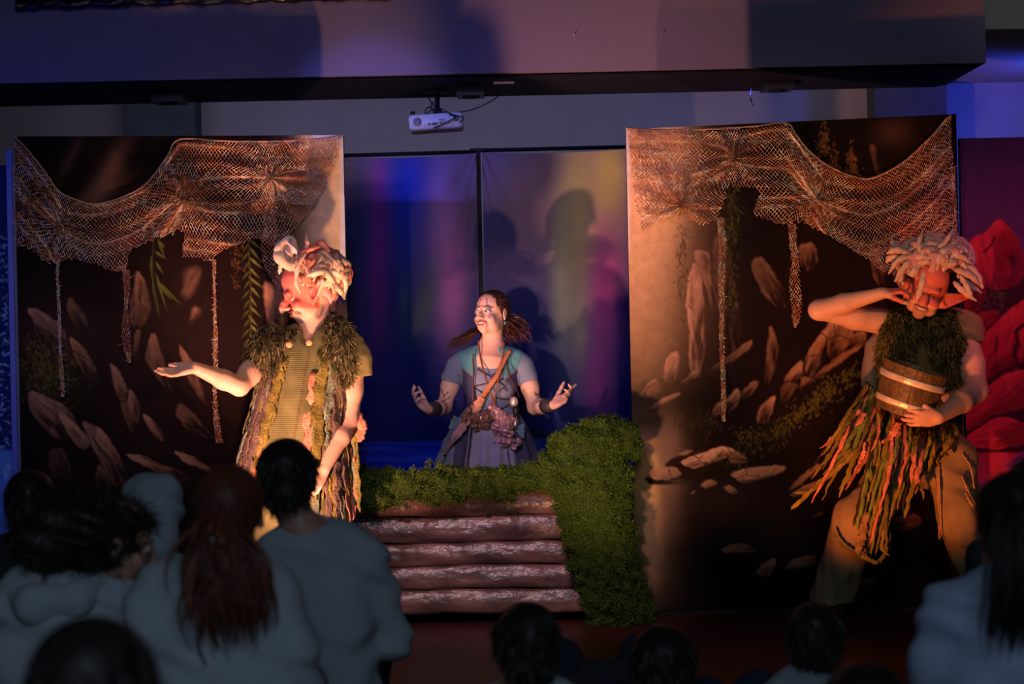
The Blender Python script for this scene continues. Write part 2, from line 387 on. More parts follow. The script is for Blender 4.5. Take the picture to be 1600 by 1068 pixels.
RK = np.array([0.38, 0.19, 0.12]); RD = np.array([0.030, 0.013, 0.010]); BG = (0.0075, 0.0038, 0.0042)
def paint_left(X, Y):
    p = Paint(X, Y, BG); k, o = 3.56, (20, 460)
    p.blob(170, 270, 60, 14, (0.12, 0.06, 0.035), 0.8, -1.05); p.blob(155, 300, 40, 12, (0.13, 0.065, 0.04), 0.6, -0.5); p.blob(110, 245, 40, 8, (0.08, 0.04, 0.03), 0.5, -1.1)
    p.blob(100, 520, 90, 60, (0.05, 0.025, 0.02), 0.6); p.blob(250, 560, 110, 150, (0.045, 0.022, 0.018), 0.6)
    # pale evening sky at the right border of the picture
    g = 1/(1+np.exp(-(X-(482-0.00*Y)-np.clip((Y-420)*0.30, 0, 200))/11)); gy = np.clip(1-(Y-330)/420, 0.25, 1)
    p.mix(g*gy, (0.88, 0.58, 0.33))
    R = [
     ([(70,70),(160,85),(240,150),(290,200),(300,250),(370,400),(330,390),(240,290),(130,170)], 0.8),
     ([(310,0),(380,80),(425,180),(420,240),(370,200),(300,100)], 0.6),
     ([(310,225),(370,270),(430,350),(465,420),(460,480),(430,500),(390,430),(330,330)], 0.95),
     ([(90,530),(170,560),(260,600),(330,660),(370,740),(425,800),(415,860),(360,850),(300,760),(240,655),(150,600)], 1.0),
     ([(90,530),(150,600),(240,655),(300,760),(305,835),(230,800),(130,700),(85,620)], 0.75),
     ([(245,655),(300,680),(370,740),(428,800),(415,862),(360,850),(300,760)], 1.15),
     ([(380,700),(470,730),(530,790),(590,890),(640,1020),(640,1068),(560,1068),(470,900),(420,800)], 0.6),
     ([(470,730),(530,790),(590,890),(610,960),(560,930),(500,850),(450,800)], 0.9),
     ([(535,370),(590,420),(635,510),(635,590),(595,600),(560,500)], 1.0),
     ([(645,520),(690,570),(710,640),(700,720),(660,700),(640,600)], 0.9),
     ([(720,655),(780,700),(830,770),(840,820),(790,790),(740,720)], 1.1),
     ([(595,600),(640,590),(670,720),(700,800),(640,740)], 0.4),
     ([(620,880),(720,895),(830,950),(950,990),(985,1040),(900,1040),(760,960),(660,920)], 0.9),
     ([(890,865),(980,890),(1068,940),(1130,960),(1150,990),(1100,1020),(1040,960),(960,940)], 1.0),
     ([(780,190),(830,330),(850,400),(890,540),(880,580),(800,450),(740,380),(735,330)], 0.8),
     ([(920,265),(970,330),(1010,400),(1068,560),(1090,640),(1000,520),(930,330)], 0.9),
     ([(720,0),(770,70),(740,130),(715,190),(665,180),(645,100),(690,40)], 1.0),
     ([(680,195),(715,200),(690,330),(670,370)], 0.6),
     ([(930,600),(1000,650),(1068,740),(1130,800),(1068,800),(960,740),(900,660)], 0.6),
     ([(200,850),(290,860),(330,1000),(300,1068),(200,1000)], 0.25),
     ([(470,930),(540,1000),(560,1068),(460,1068)], 0.35)]
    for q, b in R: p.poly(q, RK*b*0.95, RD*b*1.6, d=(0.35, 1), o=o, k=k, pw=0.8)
    for q in [[(240,650),(270,720),(310,790),(305,835)], [(300,245),(330,330),(370,400)], [(595,600),(640,580),(640,520)], [(465,760),(450,800),(500,870),(560,930)], [(130,170),(200,230),(260,300)], [(330,310),(400,350),(425,370)], [(720,900),(770,930),(840,955)]]:
        p.line(q, (0.02, 0.01, 0.01), 1.1, o=o, k=k)
    k, o = 2.605, (0, 350)
    p.poly([(560,175),(600,260),(615,330),(590,420),(540,400),(525,340),(545,250)], RK*0.85, RD, o=o, k=k)
    p.line([(575,230),(570,320),(600,350)], (0.03, 0.015, 0.012), 1, o=o, k=k)
    k, o = 4.855, (230, 360)
    p.poly([(250,300),(400,270),(400,370),(330,490),(290,520),(240,470)], RD*1.0, RK*0.55, d=(1, 0.1), o=o, k=k, soft=5)
    p.poly([(350,570),(410,610),(370,700),(320,710)], RK*0.7, RD, o=o, k=k, soft=3)
    p.poly([(880,380),(960,420),(985,600),(960,700),(1000,900),(1060,1068),(960,900),(900,600)], RK*1.0, RD*2.5, o=o, k=k, soft=3)
    p.poly([(990,300),(1068,240),(1068,600),(1020,800),(985,600)], RK*1.3, RK*0.7, o=o, k=k, soft=6)
    # foliage
    p.blob(75, 585, 40, 38, (0.045, 0.04, 0.014), 0.6)
    p.dabs(72, 575, 22, 20, 260, (0.16, 0.115, 0.03), 6, 1.3, seed=3); p.dabs(100, 595, 18, 24, 120, (0.07, 0.065, 0.02), 6, 1.3, seed=4); p.dabs(55, 540, 10, 14, 60, (0.14, 0.10, 0.025), 5, seed=5)
    lc = (0.13, 0.15, 0.03)
    for q in [(242,392,261,405),(243,408,256,429),(248,440,284,477),(243,425,262,489),(250,377,258,388),(238,440,250,495),(236,400,240,450),(246,372,258,402),(250,445,270,470)]:
        p.leaf(*q, 2.6, lc)
    p.line([(240,370),(238,420),(246,490)], (0.04, 0.045, 0.015), 1.5)
    for y in range(372, 540, 15):
        p.leaf(388+(y % 4), y, 402+(y*7 % 11), y+18, 2.4, np.array(lc)*1.15); p.leaf(390, y+6, 380-(y*5 % 6), y+22, 1.8, np.array(lc)*0.6)
    p.line([(388, 365), (392, 450), (392, 525)], (0.06, 0.05, 0.015), 1.2)
    p.dabs(368, 410, 5, 22, 60, (0.17, 0.07, 0.02), 5, 1, ang=(0.5, 2.5), seed=8)
    p.mix(np.clip((X-531)/1.5, 0, 1)*np.clip((470-Y)/60, 0, 1), (0.80, 0.72, 0.66)); p.mix(np.clip((X-487)/2, 0, 1)*np.clip((216-Y)/1.2, 0, 1), (0.75, 0.68, 0.62))
    return p.C
def paint_right(X, Y):
    p = Paint(X, Y, BG)
    g = 1/(1+np.exp((X-1062-np.clip((380-Y)*0.05, -10, 10))/16)); gy = np.clip(1.0-np.clip((Y-330)/290, 0, 1)*0.88, 0, 1)
    p.mix(g*gy, (0.85, 0.50, 0.27)); p.mix(np.exp(-((X-1080)/60)**2)*np.clip((Y-300)/200, 0, 1)*np.clip((620-Y)/200, 0, 1)*0.5, (0.16, 0.08, 0.05))
    # golden water, lower left
    g = 1/(1+np.exp((X-1032)/6)); p.mix(g*np.clip((Y-660)/60, 0, 1)*np.clip((960-Y)/170, 0, 1), (0.60, 0.36, 0.16))
    p.mix(np.exp(-((X-1045)/20)**2)*np.clip((Y-640)/50, 0, 1)*np.clip((860-Y)/120, 0, 1)*0.8, (0.22, 0.125, 0.10))
    p.blob(1230, 820, 60, 50, (0.06, 0.026, 0.014), 0.7); p.blob(1130, 790, 70, 40, (0.03, 0.016, 0.016), 0.7)
    k, o = 3.56, (980, 400)
    R = [
     ([(375,30),(410,90),(430,300),(430,560),(400,640),(345,640),(350,440),(325,240),(345,100)], 1.5, (1, 0.2)),
     ([(378,-40),(470,-20),(500,330),(480,330),(430,150),(380,20)], 1.0, (1, 0.1)),
     ([(470,-120),(560,-100),(620,300),(640,560),(560,560),(510,330)], 0.35, (1, 0.1)),
     ([(210,590),(240,545),(280,525),(290,560),(265,710),(200,690)], 1.5, (0.8, 1)),
     ([(65,770),(150,670),(185,720),(190,760),(80,790)], 1.2, (0.5, 1)),
     ([(125,845),(200,790),(310,750),(230,820),(150,850)], 1.2, (0.5, 1)),
     ([(290,720),(360,640),(420,630),(380,690),(310,725)], 0.9, (0.5, 1)),
     ([(560,790),(610,725),(635,760),(600,850),(460,890),(490,830)], 0.9, (0.5, 1)),
     ([(635,760),(700,690),(735,705),(690,770),(640,800)], 0.8, (0.5, 1)),
     ([(715,920),(730,850),(790,790),(830,770),(800,880),(770,930)], 1.0, (0.2, 1)),
     ([(865,700),(900,640),(980,570),(975,670),(900,705)], 1.1, (0.3, 1)),
     ([(985,640),(1000,540),(1060,450),(1120,380),(1130,420),(1090,500),(1070,600),(1020,680)], 1.0, (0.5, 1)),
     ([(1120,360),(1260,380),(1260,440),(1200,540),(1140,590),(1110,540),(1110,450)], 0.85, (0.2, 1)),
     ([(1030,690),(1080,630),(1200,540),(1310,480),(1300,510),(1170,600),(1060,690)], 0.9, (0.2, 1)),
     ([(1260,420),(1330,420),(1320,500),(1240,520)], 0.8, (0.2, 1)),
     ([(470,620),(530,580),(690,460),(700,500),(560,600),(460,670)], 0.65, (0.2, 1)),
     ([(795,370),(840,480),(830,620),(770,740),(780,500)], 0.5, (1, 0.3)),
     ([(690,20),(760,0),(900,240),(870,310),(760,220),(700,100)], 0.4, (0.5, 1)),
     ([(950,-60),(1040,-80),(1065,40),(1000,90),(960,40)], 0.5, (0.5, 1)),
     ([(1340,-60),(1400,-40),(1440,150),(1380,160)], 0.8, (0.5, 1)),
     ([(860,710),(960,700),(900,800),(850,830)], 0.35, (0.5, 1)),
     ([(970,660),(1060,700),(1000,750),(960,750)], 0.4, (0.5, 1))]
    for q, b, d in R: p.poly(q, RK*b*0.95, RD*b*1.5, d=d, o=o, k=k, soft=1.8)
    for q in [[(1085,430),(1110,450),(1110,540)], [(1120,460),(1180,440),(1250,470)], [(1140,590),(1200,520)], [(990,560),(1060,550)], [(975,670),(985,640)], [(1110,540),(1080,600),(1020,690)], [(1150,380),(1160,440)]]:
        p.line(q, (0.02, 0.01, 0.01), 1.0, o=o, k=k)
    k, o = 3.56, (980, 660)
    p.poly([(200,240),(250,195),(360,155),(600,140),(710,230),(560,290),(330,330),(240,250)], RD*0.9, RD*0.3, o=o, k=k)
    for q, b in [([(270,180),(320,155),(370,155),(330,185)], 0.8), ([(295,215),(380,180),(470,150),(520,128),(600,150),(570,185),(440,235),(370,255),(320,240)], 1.6), ([(600,150),(690,215),(580,235),(560,190)], 0.5),
                 ([(95,300),(170,255),(270,240),(310,290),(230,310),(160,310)], 1.0), ([(575,285),(660,255),(830,235),(890,240),(870,275),(720,320),(640,340),(600,310)], 1.0),
                 ([(400,345),(460,312),(510,335),(440,370)], 0.9), ([(530,355),(570,345),(620,385),(570,400)], 0.7), ([(340,400),(380,370),(370,395)], 0.7),
                 ([(890,385),(940,320),(1060,225),(1080,235),(960,350)], 0.8), ([(900,400),(1000,340),(1080,320),(1010,390),(920,418)], 1.2),
                 ([(520,700),(580,675),(670,668),(690,690),(720,720),(600,720),(550,725)], 0.6), ([(705,835),(760,780),(820,750),(830,790),(790,855),(745,850)], 0.8), ([(870,800),(950,745),(1040,730),(1060,790),(910,815)], 0.6),
                 ([(1010,525),(1080,490),(1100,520)], 0.6), ([(1390,560),(1480,530),(1620,500),(1640,570),(1500,620),(1400,590)], 0.45), ([(1240,900),(1330,860),(1400,870),(1340,930)], 0.3)]:
        p.poly(q, RK*b, RK*b*0.55, d=(0.3, 1), o=o, k=k, soft=1.3)
    p.poly([(90,310),(120,300),(160,315),(230,318),(310,290),(340,300),(340,335),(200,350),(130,345)], (0.02, 0.01, 0.01), (0.01, 0.006, 0.006), o=o, k=k)
    for q in [[(330,235),(400,210),(440,235)], [(400,210),(420,180)], [(370,180),(400,200)], [(600,310),(660,290),(740,300)], [(660,255),(665,290)], [(800,290),(830,250)], [(230,245),(240,290)]]:
        p.line(q, (0.03, 0.015, 0.012), 0.9, o=o, k=k)
    # foliage
    p.dabs(1280, 625, 45, 10, 320, (0.085, 0.075, 0.015), 8, 1.4, ang=(-1.9, -0.3), seed=11, slope=-0.75)
    p.dabs(1190, 690, 40, 14, 160, (0.04, 0.04, 0.012), 8, 1.3, ang=(-2.2, -0.6), seed=12, slope=-0.5); p.dabs(1170, 680, 12, 8, 50, (0.09, 0.08, 0.02), 5, seed=13)
    p.dabs(1090, 665, 18, 14, 60, (0.05, 0.035, 0.018), 13, 1, ang=(-2.6, -0.5), seed=14)
    p.dabs(1066, 390, 4, 40, 60, (0.10, 0.075, 0.025), 13, 1.1, ang=(0.2, 2.9), seed=15)
    p.dabs(1140, 350, 9, 50, 170, (0.075, 0.075, 0.02), 12, 1.2, ang=(0.4, 2.7), seed=16); p.dabs(1144, 455, 4, 14, 40, (0.13, 0.10, 0.03), 7, 1.0, ang=(0.4, 2.7), seed=17)
    for cx, cy, sy in [(1290, 215, 14), (1303, 250, 12), (1285, 225, 8), (1335, 262, 9), (1330, 240, 10)]:
        p.dabs(cx, cy, 4, sy, 60, (0.23, 0.10, 0.03), 5, 1, ang=(0.5, 2.6), seed=int(cx))
    p.poly([(1358,228),(1366,225),(1378,268),(1370,275)], (0.12, 0.06, 0.04), BG, d=(1, 0.2), soft=2.5)
    p.blob(1395, 205, 28, 22, (0.06, 0.03, 0.02), 0.8)
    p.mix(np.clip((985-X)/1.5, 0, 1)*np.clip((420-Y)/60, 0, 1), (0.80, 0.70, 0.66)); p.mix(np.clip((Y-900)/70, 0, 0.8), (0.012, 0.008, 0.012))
    return p.C
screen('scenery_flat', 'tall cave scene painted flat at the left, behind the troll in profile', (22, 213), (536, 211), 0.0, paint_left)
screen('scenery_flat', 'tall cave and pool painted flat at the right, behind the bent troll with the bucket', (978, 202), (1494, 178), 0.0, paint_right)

# blue lit narrow return board beside the left flat
A = W(8, 214, 0.03)
root = thing('side_board', (A[0]+0.04, 0.05, 0), 'narrow upright board glowing blue along the left flat', 'scenery')
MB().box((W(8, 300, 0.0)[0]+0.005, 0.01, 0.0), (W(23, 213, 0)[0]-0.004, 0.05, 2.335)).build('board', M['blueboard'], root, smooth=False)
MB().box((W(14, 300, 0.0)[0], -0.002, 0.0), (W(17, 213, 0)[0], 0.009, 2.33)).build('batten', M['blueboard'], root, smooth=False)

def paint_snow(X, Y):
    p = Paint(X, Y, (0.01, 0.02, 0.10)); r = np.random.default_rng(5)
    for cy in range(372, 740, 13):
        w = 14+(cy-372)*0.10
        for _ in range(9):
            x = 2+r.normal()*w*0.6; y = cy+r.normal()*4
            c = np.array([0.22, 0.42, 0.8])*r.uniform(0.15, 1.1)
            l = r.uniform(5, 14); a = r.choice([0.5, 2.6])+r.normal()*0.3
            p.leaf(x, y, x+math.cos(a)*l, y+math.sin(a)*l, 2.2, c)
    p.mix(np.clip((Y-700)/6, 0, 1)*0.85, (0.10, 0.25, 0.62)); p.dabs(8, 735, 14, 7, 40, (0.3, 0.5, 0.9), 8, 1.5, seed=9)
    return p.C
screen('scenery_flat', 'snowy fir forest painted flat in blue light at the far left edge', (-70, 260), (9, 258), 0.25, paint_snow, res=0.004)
def paint_red(X, Y):
    p = Paint(X, Y, (0.05, 0.03, 0.12)); p.mix(np.clip((Y-215)/150, 0, 1)*0.8, (0.10, 0.03, 0.12))
    L = np.array([0.62, 0.04, 0.07]); D = np.array([0.22, 0.012, 0.03]); K = (0.035, 0.006, 0.02)
    k, o = 4.855, (1490, 320)
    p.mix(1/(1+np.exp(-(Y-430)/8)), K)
    for q, a, d in [([(60,600),(110,480),(230,520),(250,700),(180,830),(60,780)], 0.5, (1, 1)), ([(100,360),(140,250),(250,200),(340,95),(430,170),(520,330),(560,480),(480,620),(300,650),(240,600),(170,480)], 0.95, (1, 0.7)),
                    ([(330,200),(430,175),(520,330),(540,480),(480,620),(340,640),(300,420)], 0.45, (1, 1)), ([(130,850),(240,800),(340,795),(350,850),(200,970),(150,930)], 0.6, (0.5, 1)),
                    ([(200,1010),(420,800),(560,690),(560,1200),(430,1290),(250,1390),(200,1300)], 0.85, (0.7, 1)), ([(480,960),(560,820),(560,1150),(530,1080),(500,1030)], 0.9, (0.7, 1))]:
        p.poly(q, L*a, D*(0.4+a*0.6), d=d, o=o, k=k, soft=1.6)
    p.line([(315,240),(290,300),(230,360)], K, 2.2, o=o, k=k); p.poly([(430,300),(470,400),(465,480),(390,370),(440,400)], K, K, o=o, k=k, soft=2)
    p.line([(540,900),(470,960),(490,1050),(470,1080)], K, 4, o=o, k=k); p.line([(330,1000),(320,1100)], K, 2, o=o, k=k)
    o = (1490, 540)
    p.line([(270,280),(370,200),(470,160),(560,130)], K, 4, o=o, k=k); p.line([(480,0),(460,70),(490,140)], K, 5, o=o, k=k)
    for q, a in [([(90,480),(270,300),(400,210),(560,170),(560,420),(400,480),(260,560),(90,670)], 0.85), ([(560,290),(470,370),(330,450),(200,560),(90,660),(260,580),(400,500),(560,470)], 0.3),
                 ([(95,690),(240,570),(370,535),(500,570),(560,620),(560,740),(330,790),(230,785),(95,765)], 0.95), ([(500,570),(430,620),(350,700),(300,785),(560,750),(560,600)], 0.4)]:
        p.poly(q, L*a, D*(0.5+a*0.6), d=(0.6, 1), o=o, k=k, soft=1.5)
    p.line([(90,670),(200,610),(300,535),(420,520),(560,560)], K, 2.6, o=o, k=k); p.line([(95,780),(240,795),(400,815),(560,770)], K, 4, o=o, k=k)
    p.mix(np.clip((Y-540-165)/3, 0, 1)*0.9, (0.40, 0.03, 0.07)); p.blob(1530, 762, 25, 12, (0.30, 0.05, 0.20), 0.8, p=4)
    p.poly([(380,910),(450,860),(560,780),(560,960),(430,925)], (0.16, 0.04, 0.16), (0.08, 0.02, 0.1), o=o, k=k)
    p.dabs(1560, 470, 9, 12, 90, (0.16, 0.10, 0.07), 4, 1, seed=21); p.dabs(1538, 478, 6, 6, 40, (0.12, 0.08, 0.06), 4, 1, seed=22)
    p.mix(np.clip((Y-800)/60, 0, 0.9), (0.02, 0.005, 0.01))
    return p.C
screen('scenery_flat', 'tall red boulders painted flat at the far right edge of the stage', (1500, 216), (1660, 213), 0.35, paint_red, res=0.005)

# ---- two cloth backdrops behind the woman with a post between
def fold(u, v, cx, cv=0.0, amp=0.009, n=13):
    a = np.arctan2(v+0.02, np.abs(u-cx)+0.02); r = np.hypot(u-cx, v)
    return amp*np.sin(a*n+1.0)*np.exp(-r*2.0)
def paint_back(X, Y):  # the blobs put blurry smears of coloured light into the cloth colour
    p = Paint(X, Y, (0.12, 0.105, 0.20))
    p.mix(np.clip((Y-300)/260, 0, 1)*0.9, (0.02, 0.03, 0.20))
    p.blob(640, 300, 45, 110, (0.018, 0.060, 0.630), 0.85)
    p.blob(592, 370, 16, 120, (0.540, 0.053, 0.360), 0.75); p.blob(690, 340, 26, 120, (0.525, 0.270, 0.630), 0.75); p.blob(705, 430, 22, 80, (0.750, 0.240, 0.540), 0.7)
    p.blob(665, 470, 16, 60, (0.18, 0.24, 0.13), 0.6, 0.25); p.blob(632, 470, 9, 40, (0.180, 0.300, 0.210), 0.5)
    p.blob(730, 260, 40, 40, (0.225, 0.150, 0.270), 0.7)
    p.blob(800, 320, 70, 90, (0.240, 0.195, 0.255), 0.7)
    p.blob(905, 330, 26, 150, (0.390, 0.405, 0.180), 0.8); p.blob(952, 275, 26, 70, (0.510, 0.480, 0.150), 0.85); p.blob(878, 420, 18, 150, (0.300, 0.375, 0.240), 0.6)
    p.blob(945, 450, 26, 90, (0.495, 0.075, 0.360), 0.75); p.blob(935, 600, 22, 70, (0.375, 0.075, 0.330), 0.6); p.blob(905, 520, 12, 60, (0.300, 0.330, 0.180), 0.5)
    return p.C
for tl, tr, lab, c in [((538, 246), (744, 239), 'tall cloth backdrop in dark blue with magenta light smears painted in, left of the centre post', 1.0), ((753, 238), (990, 232), 'tall cloth backdrop in dusky purple with olive light smears painted in, right of the centre post, carrying a shadow', 0.0)]:
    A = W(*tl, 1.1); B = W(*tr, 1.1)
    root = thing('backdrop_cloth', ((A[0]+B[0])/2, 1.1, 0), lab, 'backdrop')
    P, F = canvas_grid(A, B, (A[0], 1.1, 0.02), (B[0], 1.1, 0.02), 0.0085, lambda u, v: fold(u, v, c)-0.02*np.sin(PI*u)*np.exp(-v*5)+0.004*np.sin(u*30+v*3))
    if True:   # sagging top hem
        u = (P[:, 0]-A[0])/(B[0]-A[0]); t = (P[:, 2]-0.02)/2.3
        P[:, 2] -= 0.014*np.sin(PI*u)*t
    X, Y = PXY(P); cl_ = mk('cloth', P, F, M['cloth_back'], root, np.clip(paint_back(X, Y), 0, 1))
    for s in (0, 1):
        e = A if s == 0 else B
        q = e+np.array([0.018*(1-2*s), -0.012, -0.03])
        MB().tube([q, q+np.array([0, 0.012, 0])], 0.006, 10).build('grommet', M['screw'], cl_)
x0 = W(748.5, 300, 1.12)[0]
root = thing('centre_post', (x0, 1.14, 0), 'thin dark upright post between the two cloth backdrops', 'post')
MB().box((x0-0.012, 1.12, 0), (x0+0.012, 1.16, 2.40)).build('pole', M['frame'], root, smooth=False)
MB().box((x0-0.045, 1.115, 2.392), (x0+0.045, 1.165, 2.407)).build('top_plate', M['frame'], root, smooth=False)
for a, b, lab in [((536, 243), (745, 237), 'thin black rail over the left cloth backdrop'), ((751, 235), (992, 229), 'thin black rail over the right cloth backdrop')]:
    A = W(*a, 1.14); B = W(*b, 1.14); tag(MB().tube([A, B], 0.011, 8).build('curtain_rail', M['frame']), lab, 'rail')
# low painted sea board
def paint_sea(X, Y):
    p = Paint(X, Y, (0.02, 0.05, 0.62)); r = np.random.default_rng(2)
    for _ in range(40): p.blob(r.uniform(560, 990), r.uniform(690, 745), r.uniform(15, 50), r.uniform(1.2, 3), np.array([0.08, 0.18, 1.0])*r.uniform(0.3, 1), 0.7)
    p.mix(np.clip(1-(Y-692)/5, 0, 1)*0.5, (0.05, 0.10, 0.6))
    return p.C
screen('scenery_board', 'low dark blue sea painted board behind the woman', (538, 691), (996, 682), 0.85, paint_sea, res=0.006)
# ================================================================ CEILING THINGS
# projector hung from the beam
Yp = 1.15
c0 = W(682, 192, Yp)
root = thing('projector', (c0[0], Yp, zb), 'white projector hanging on a pole under the ceiling beam', 'projector')
def rbox(lo, hi, r=0.012, n=4):
    """rounded slab: rounded in XZ, extruded in Y with softened ends"""
    x0, y0, z0 = lo; x1, y1, z1 = hi; ring = []
    for cx, cz, a0 in ((x1-r, z1-r, 0), (x0+r, z1-r, 90), (x0+r, z0+r, 180), (x1-r, z0+r, 270)):
        for i in range(n+1):
            a = math.radians(a0+90*i/n); ring.append((cx+r*math.cos(a), cz+r*math.sin(a)))
    ring = np.array(ring); m = ring.mean(0); V = []; ys = [(y0, 0.94), (y0+r*0.4, 1.0), (y1-r*0.4, 1.0), (y1, 0.94)]
    for y, s in ys:
        q = m+(ring-m)*s; V += [(a, y, b) for a, b in q]
    k = len(ring); F = []
    for i in range(3):
        for j in range(k): F.append((i*k+j, i*k+(j+1) % k, (i+1)*k+(j+1) % k, (i+1)*k+j))
    F.append(tuple(range(k))[::-1]); F.append(tuple(3*k+j for j in range(k)))
    return np.array(V), F
RP = rotm(roll=-2.5)
def place(V, c, R): return (np.asarray(V)@R.T)+np.asarray(c)
hw, hh = 0.148, 0.040
V, F = rbox((-hw, -0.11, -hh), (hw, 0.11, hh), 0.022); body_ = mk('body', place(V, c0, RP), F, M['white'], root)
V, F = rbox((-hw*0.97, -0.10, -hh-0.006), (hw*0.97, 0.10, -hh+0.012), 0.008); mk('lower_cover', place(V, c0, RP), F, M['grille'], root)
V, F = tube([(-0.10, -0.113, 0.0), (-0.10, -0.108, 0.0)], 0.023, 24); mk('fan_grille', place(V, c0, RP), F, M['grille'], body_)
for i, (x, z, w, h) in enumerate([(-0.035, -0.018, 0.012, 0.01), (-0.01, -0.017, 0.02, 0.012), (0.008, -0.014, 0.014, 0.006), (0.03, -0.014, 0.01, 0.012), (0.05, -0.012, 0.01, 0.008), (0.07, -0.012, 0.016, 0.006), (0.04, 0.002, 0.008, 0.008), (0.025, 0.003, 0.007, 0.007)]):
    m = MB().box((x-w/2, -0.1155, z-h/2), (x+w/2, -0.111, z+h/2)); mk('port', place(np.vstack(m.V), c0, RP), m.F, M['black'], body_, smooth=False)
m = MB().box((0.10, -0.125, -0.008), (0.125, -0.111, 0.016)); mk('power_plug', place(np.vstack(m.V), c0, RP), m.F, M['black'], body_, smooth=False)
px_ = W(683, 150, Yp)[0]
m = MB().tube([(px_, Yp, zb-0.001), (px_, Yp, c0[2]+0.05)], 0.014, 12).box((px_-0.06, Yp-0.06, zb-0.022), (px_+0.06, Yp+0.06, zb-0.013)); m.build('ceiling_pole', M['frame'], root)
m = MB().box((px_-0.022, Yp-0.03, c0[2]+0.045), (px_+0.022, Yp+0.03, c0[2]+0.075)).box((px_-0.07, Yp-0.05, c0[2]+0.036), (px_+0.07, Yp+0.05, c0[2]+0.047)).tube([c0+[-0.125, -0.09, 0.04], c0+[-0.125, -0.09, 0.055]], 0.013, 10)
m.build('mount_bracket', M['frame'], root, smooth=False)
def cable(pts, Y, r=0.0035): return MB().tube(spline([W(x, y, Y+dy) for x, y, dy in pts], 40), r, 6).build('cable', M['black'], root)
cable([(669, 146, 0), (671, 155, -.01), (678, 165, -.03), (690, 170, -.12), (705, 178, -.125), (722, 182, -.13), (724, 184, -.13), (718, 192, -.13)], Yp)
cable([(779, 144, 0.05), (776, 152, 0.0), (760, 162, 0), (735, 172, 0), (710, 176, -.02), (700, 177, -.05), (690, 174, -.05)], Yp)
cable([(677, 168, -.02), (668, 168, -.03), (664, 176, -.03), (668, 183, -.03), (676, 180, -.03), (677, 172, -.03), (671, 174, -.04), (665, 181, -.04)], Yp)
cable([(690, 175, -.05), (705, 180, -.12), (712, 182, -.13), (700, 190, -.13), (680, 199, -.125), (677, 200, -.12)], Yp)
cable([(678, 160, -.01), (674, 163, -.03), (674, 170, -.03), (681, 173, -.03)], Yp)

for x, y, Y, w, lab in [(265, 146, 1.1, 0.17, 'flat black box under the beam, above the left net'), (735, 131, 1.1, 0.15, 'flat black box under the beam, right of the projector pole'), (1214, 119, 1.1, 0.17, 'flat black box under the beam, above the right net')]:
    p = W(x, y, Y); p[2] = zb-0.013
    r_ = thing('ceiling_fixture', p, lab, 'ceiling fixture')
    m = MB().box((p[0]-w/2, Y-0.09, p[2]-0.045), (p[0]+w/2, Y+0.09, p[2])); hs_ = m.build('housing', M['black'], r_, smooth=False)
    MB().tube([(p[0], Y, p[2]-0.052), (p[0], Y, p[2]-0.045)], 0.05, 20).build('lens', M['frame'], hs_)
p = W(787, 120, 0.85)
tag(MB().box((p[0]-0.055, 0.84, zb-0.022), (p[0]+0.055, 0.87, zb-0.013)).build('cable_clip', M['white'], smooth=False), 'small pale strip stuck under the beam, right of the projector', 'clip')
# loose foil ribbon
pts = [W(x, y, 1.0) for x, y in [(1198, 106), (1190, 112), (1186, 120), (1178, 124), (1175, 133), (1173, 142), (1172, 150), (1174, 158), (1177, 166)]]
P = spline(pts, 40); P[0][2] = zb-0.014
V, F = ribbon(P, 0.006+0.004*np.sin(np.arange(40)), (0.6, 0.8, 0), 0.001)
r_ = thing('foil_ribbon', (P[0][0], 1.0, zb-0.02), 'thin curled foil ribbon dangling under the beam above the right net', 'ribbon')
mk('ribbon', V, F, M['foil'], r_)
V, F = ribbon(spline([W(x, y, 0.98) for x, y in [(1184, 121), (1190, 112), (1198, 108), (1204, 104), (1194, 110), (1186, 118)]], 24), 0.006, (0, 1, 0), 0.001); mk('knot', V, F, M['foil'], r_)
# black sheeting along the top of the beam, far left top
Xs = np.linspace(24, 612, 120); top = []; V = []; n = 120
for i, x in enumerate(Xs):
    yb = 16-16.5*(i/119)+1.3*math.sin(i*0.45)+0.8*math.sin(i*1.3)
    a = W(x, yb, 0.56); V += [a, W(x, yb-5, 0.52+0.015*math.sin(i*0.6)), W(x, yb-14, 0.55+0.02*math.sin(i*0.33)), W(x, yb-40, 0.57), W(x, yb-40, 0.592), W(x, yb-2, 0.592)]
F = []
for i in range(n-1):
    for j in range(6): F.append((i*6+j, i*6+(j+1) % 6, (i+1)*6+(j+1) % 6, (i+1)*6+j))
F += [tuple(range(6))[::-1], tuple((n-1)*6+j for j in range(6))]
tag(mk('plastic_sheet', V, F, mat('black_sheeting', (0.015, 0.013, 0.016), 0.3, bump=0.5, bscale=30)), 'crumpled black plastic sheet fixed along the beam, top left', 'sheet')
for x, y, lab in [(351, 68, 'tiny bright hook on the beam, leftmost, above the left net'), (481, 65, 'tiny bright hook on the beam, second from left'), (722, 101, 'tiny bright hook near the beam edge, above the projector'), (751, 60, 'tiny bright hook on the beam, up and right of the projector'), (897, 56, 'tiny bright hook near the middle of the beam'), (1035, 53, 'tiny bright hook on the beam, above the left end of the right net'), (1214, 46, 'tiny bright hook on the beam, above the middle of the right net'), (1396, 40, 'tiny bright hook on the beam, nearest its right end')]:
    p = W(x, y, 0.597); tag(MB().tube([p, p+[0, -0.006, 0], p+[0.001, -0.012, 0.004], p+[0.003, -0.010, 0.008]], 0.0026, 8).build('hook', M['screw']), lab, 'hook')

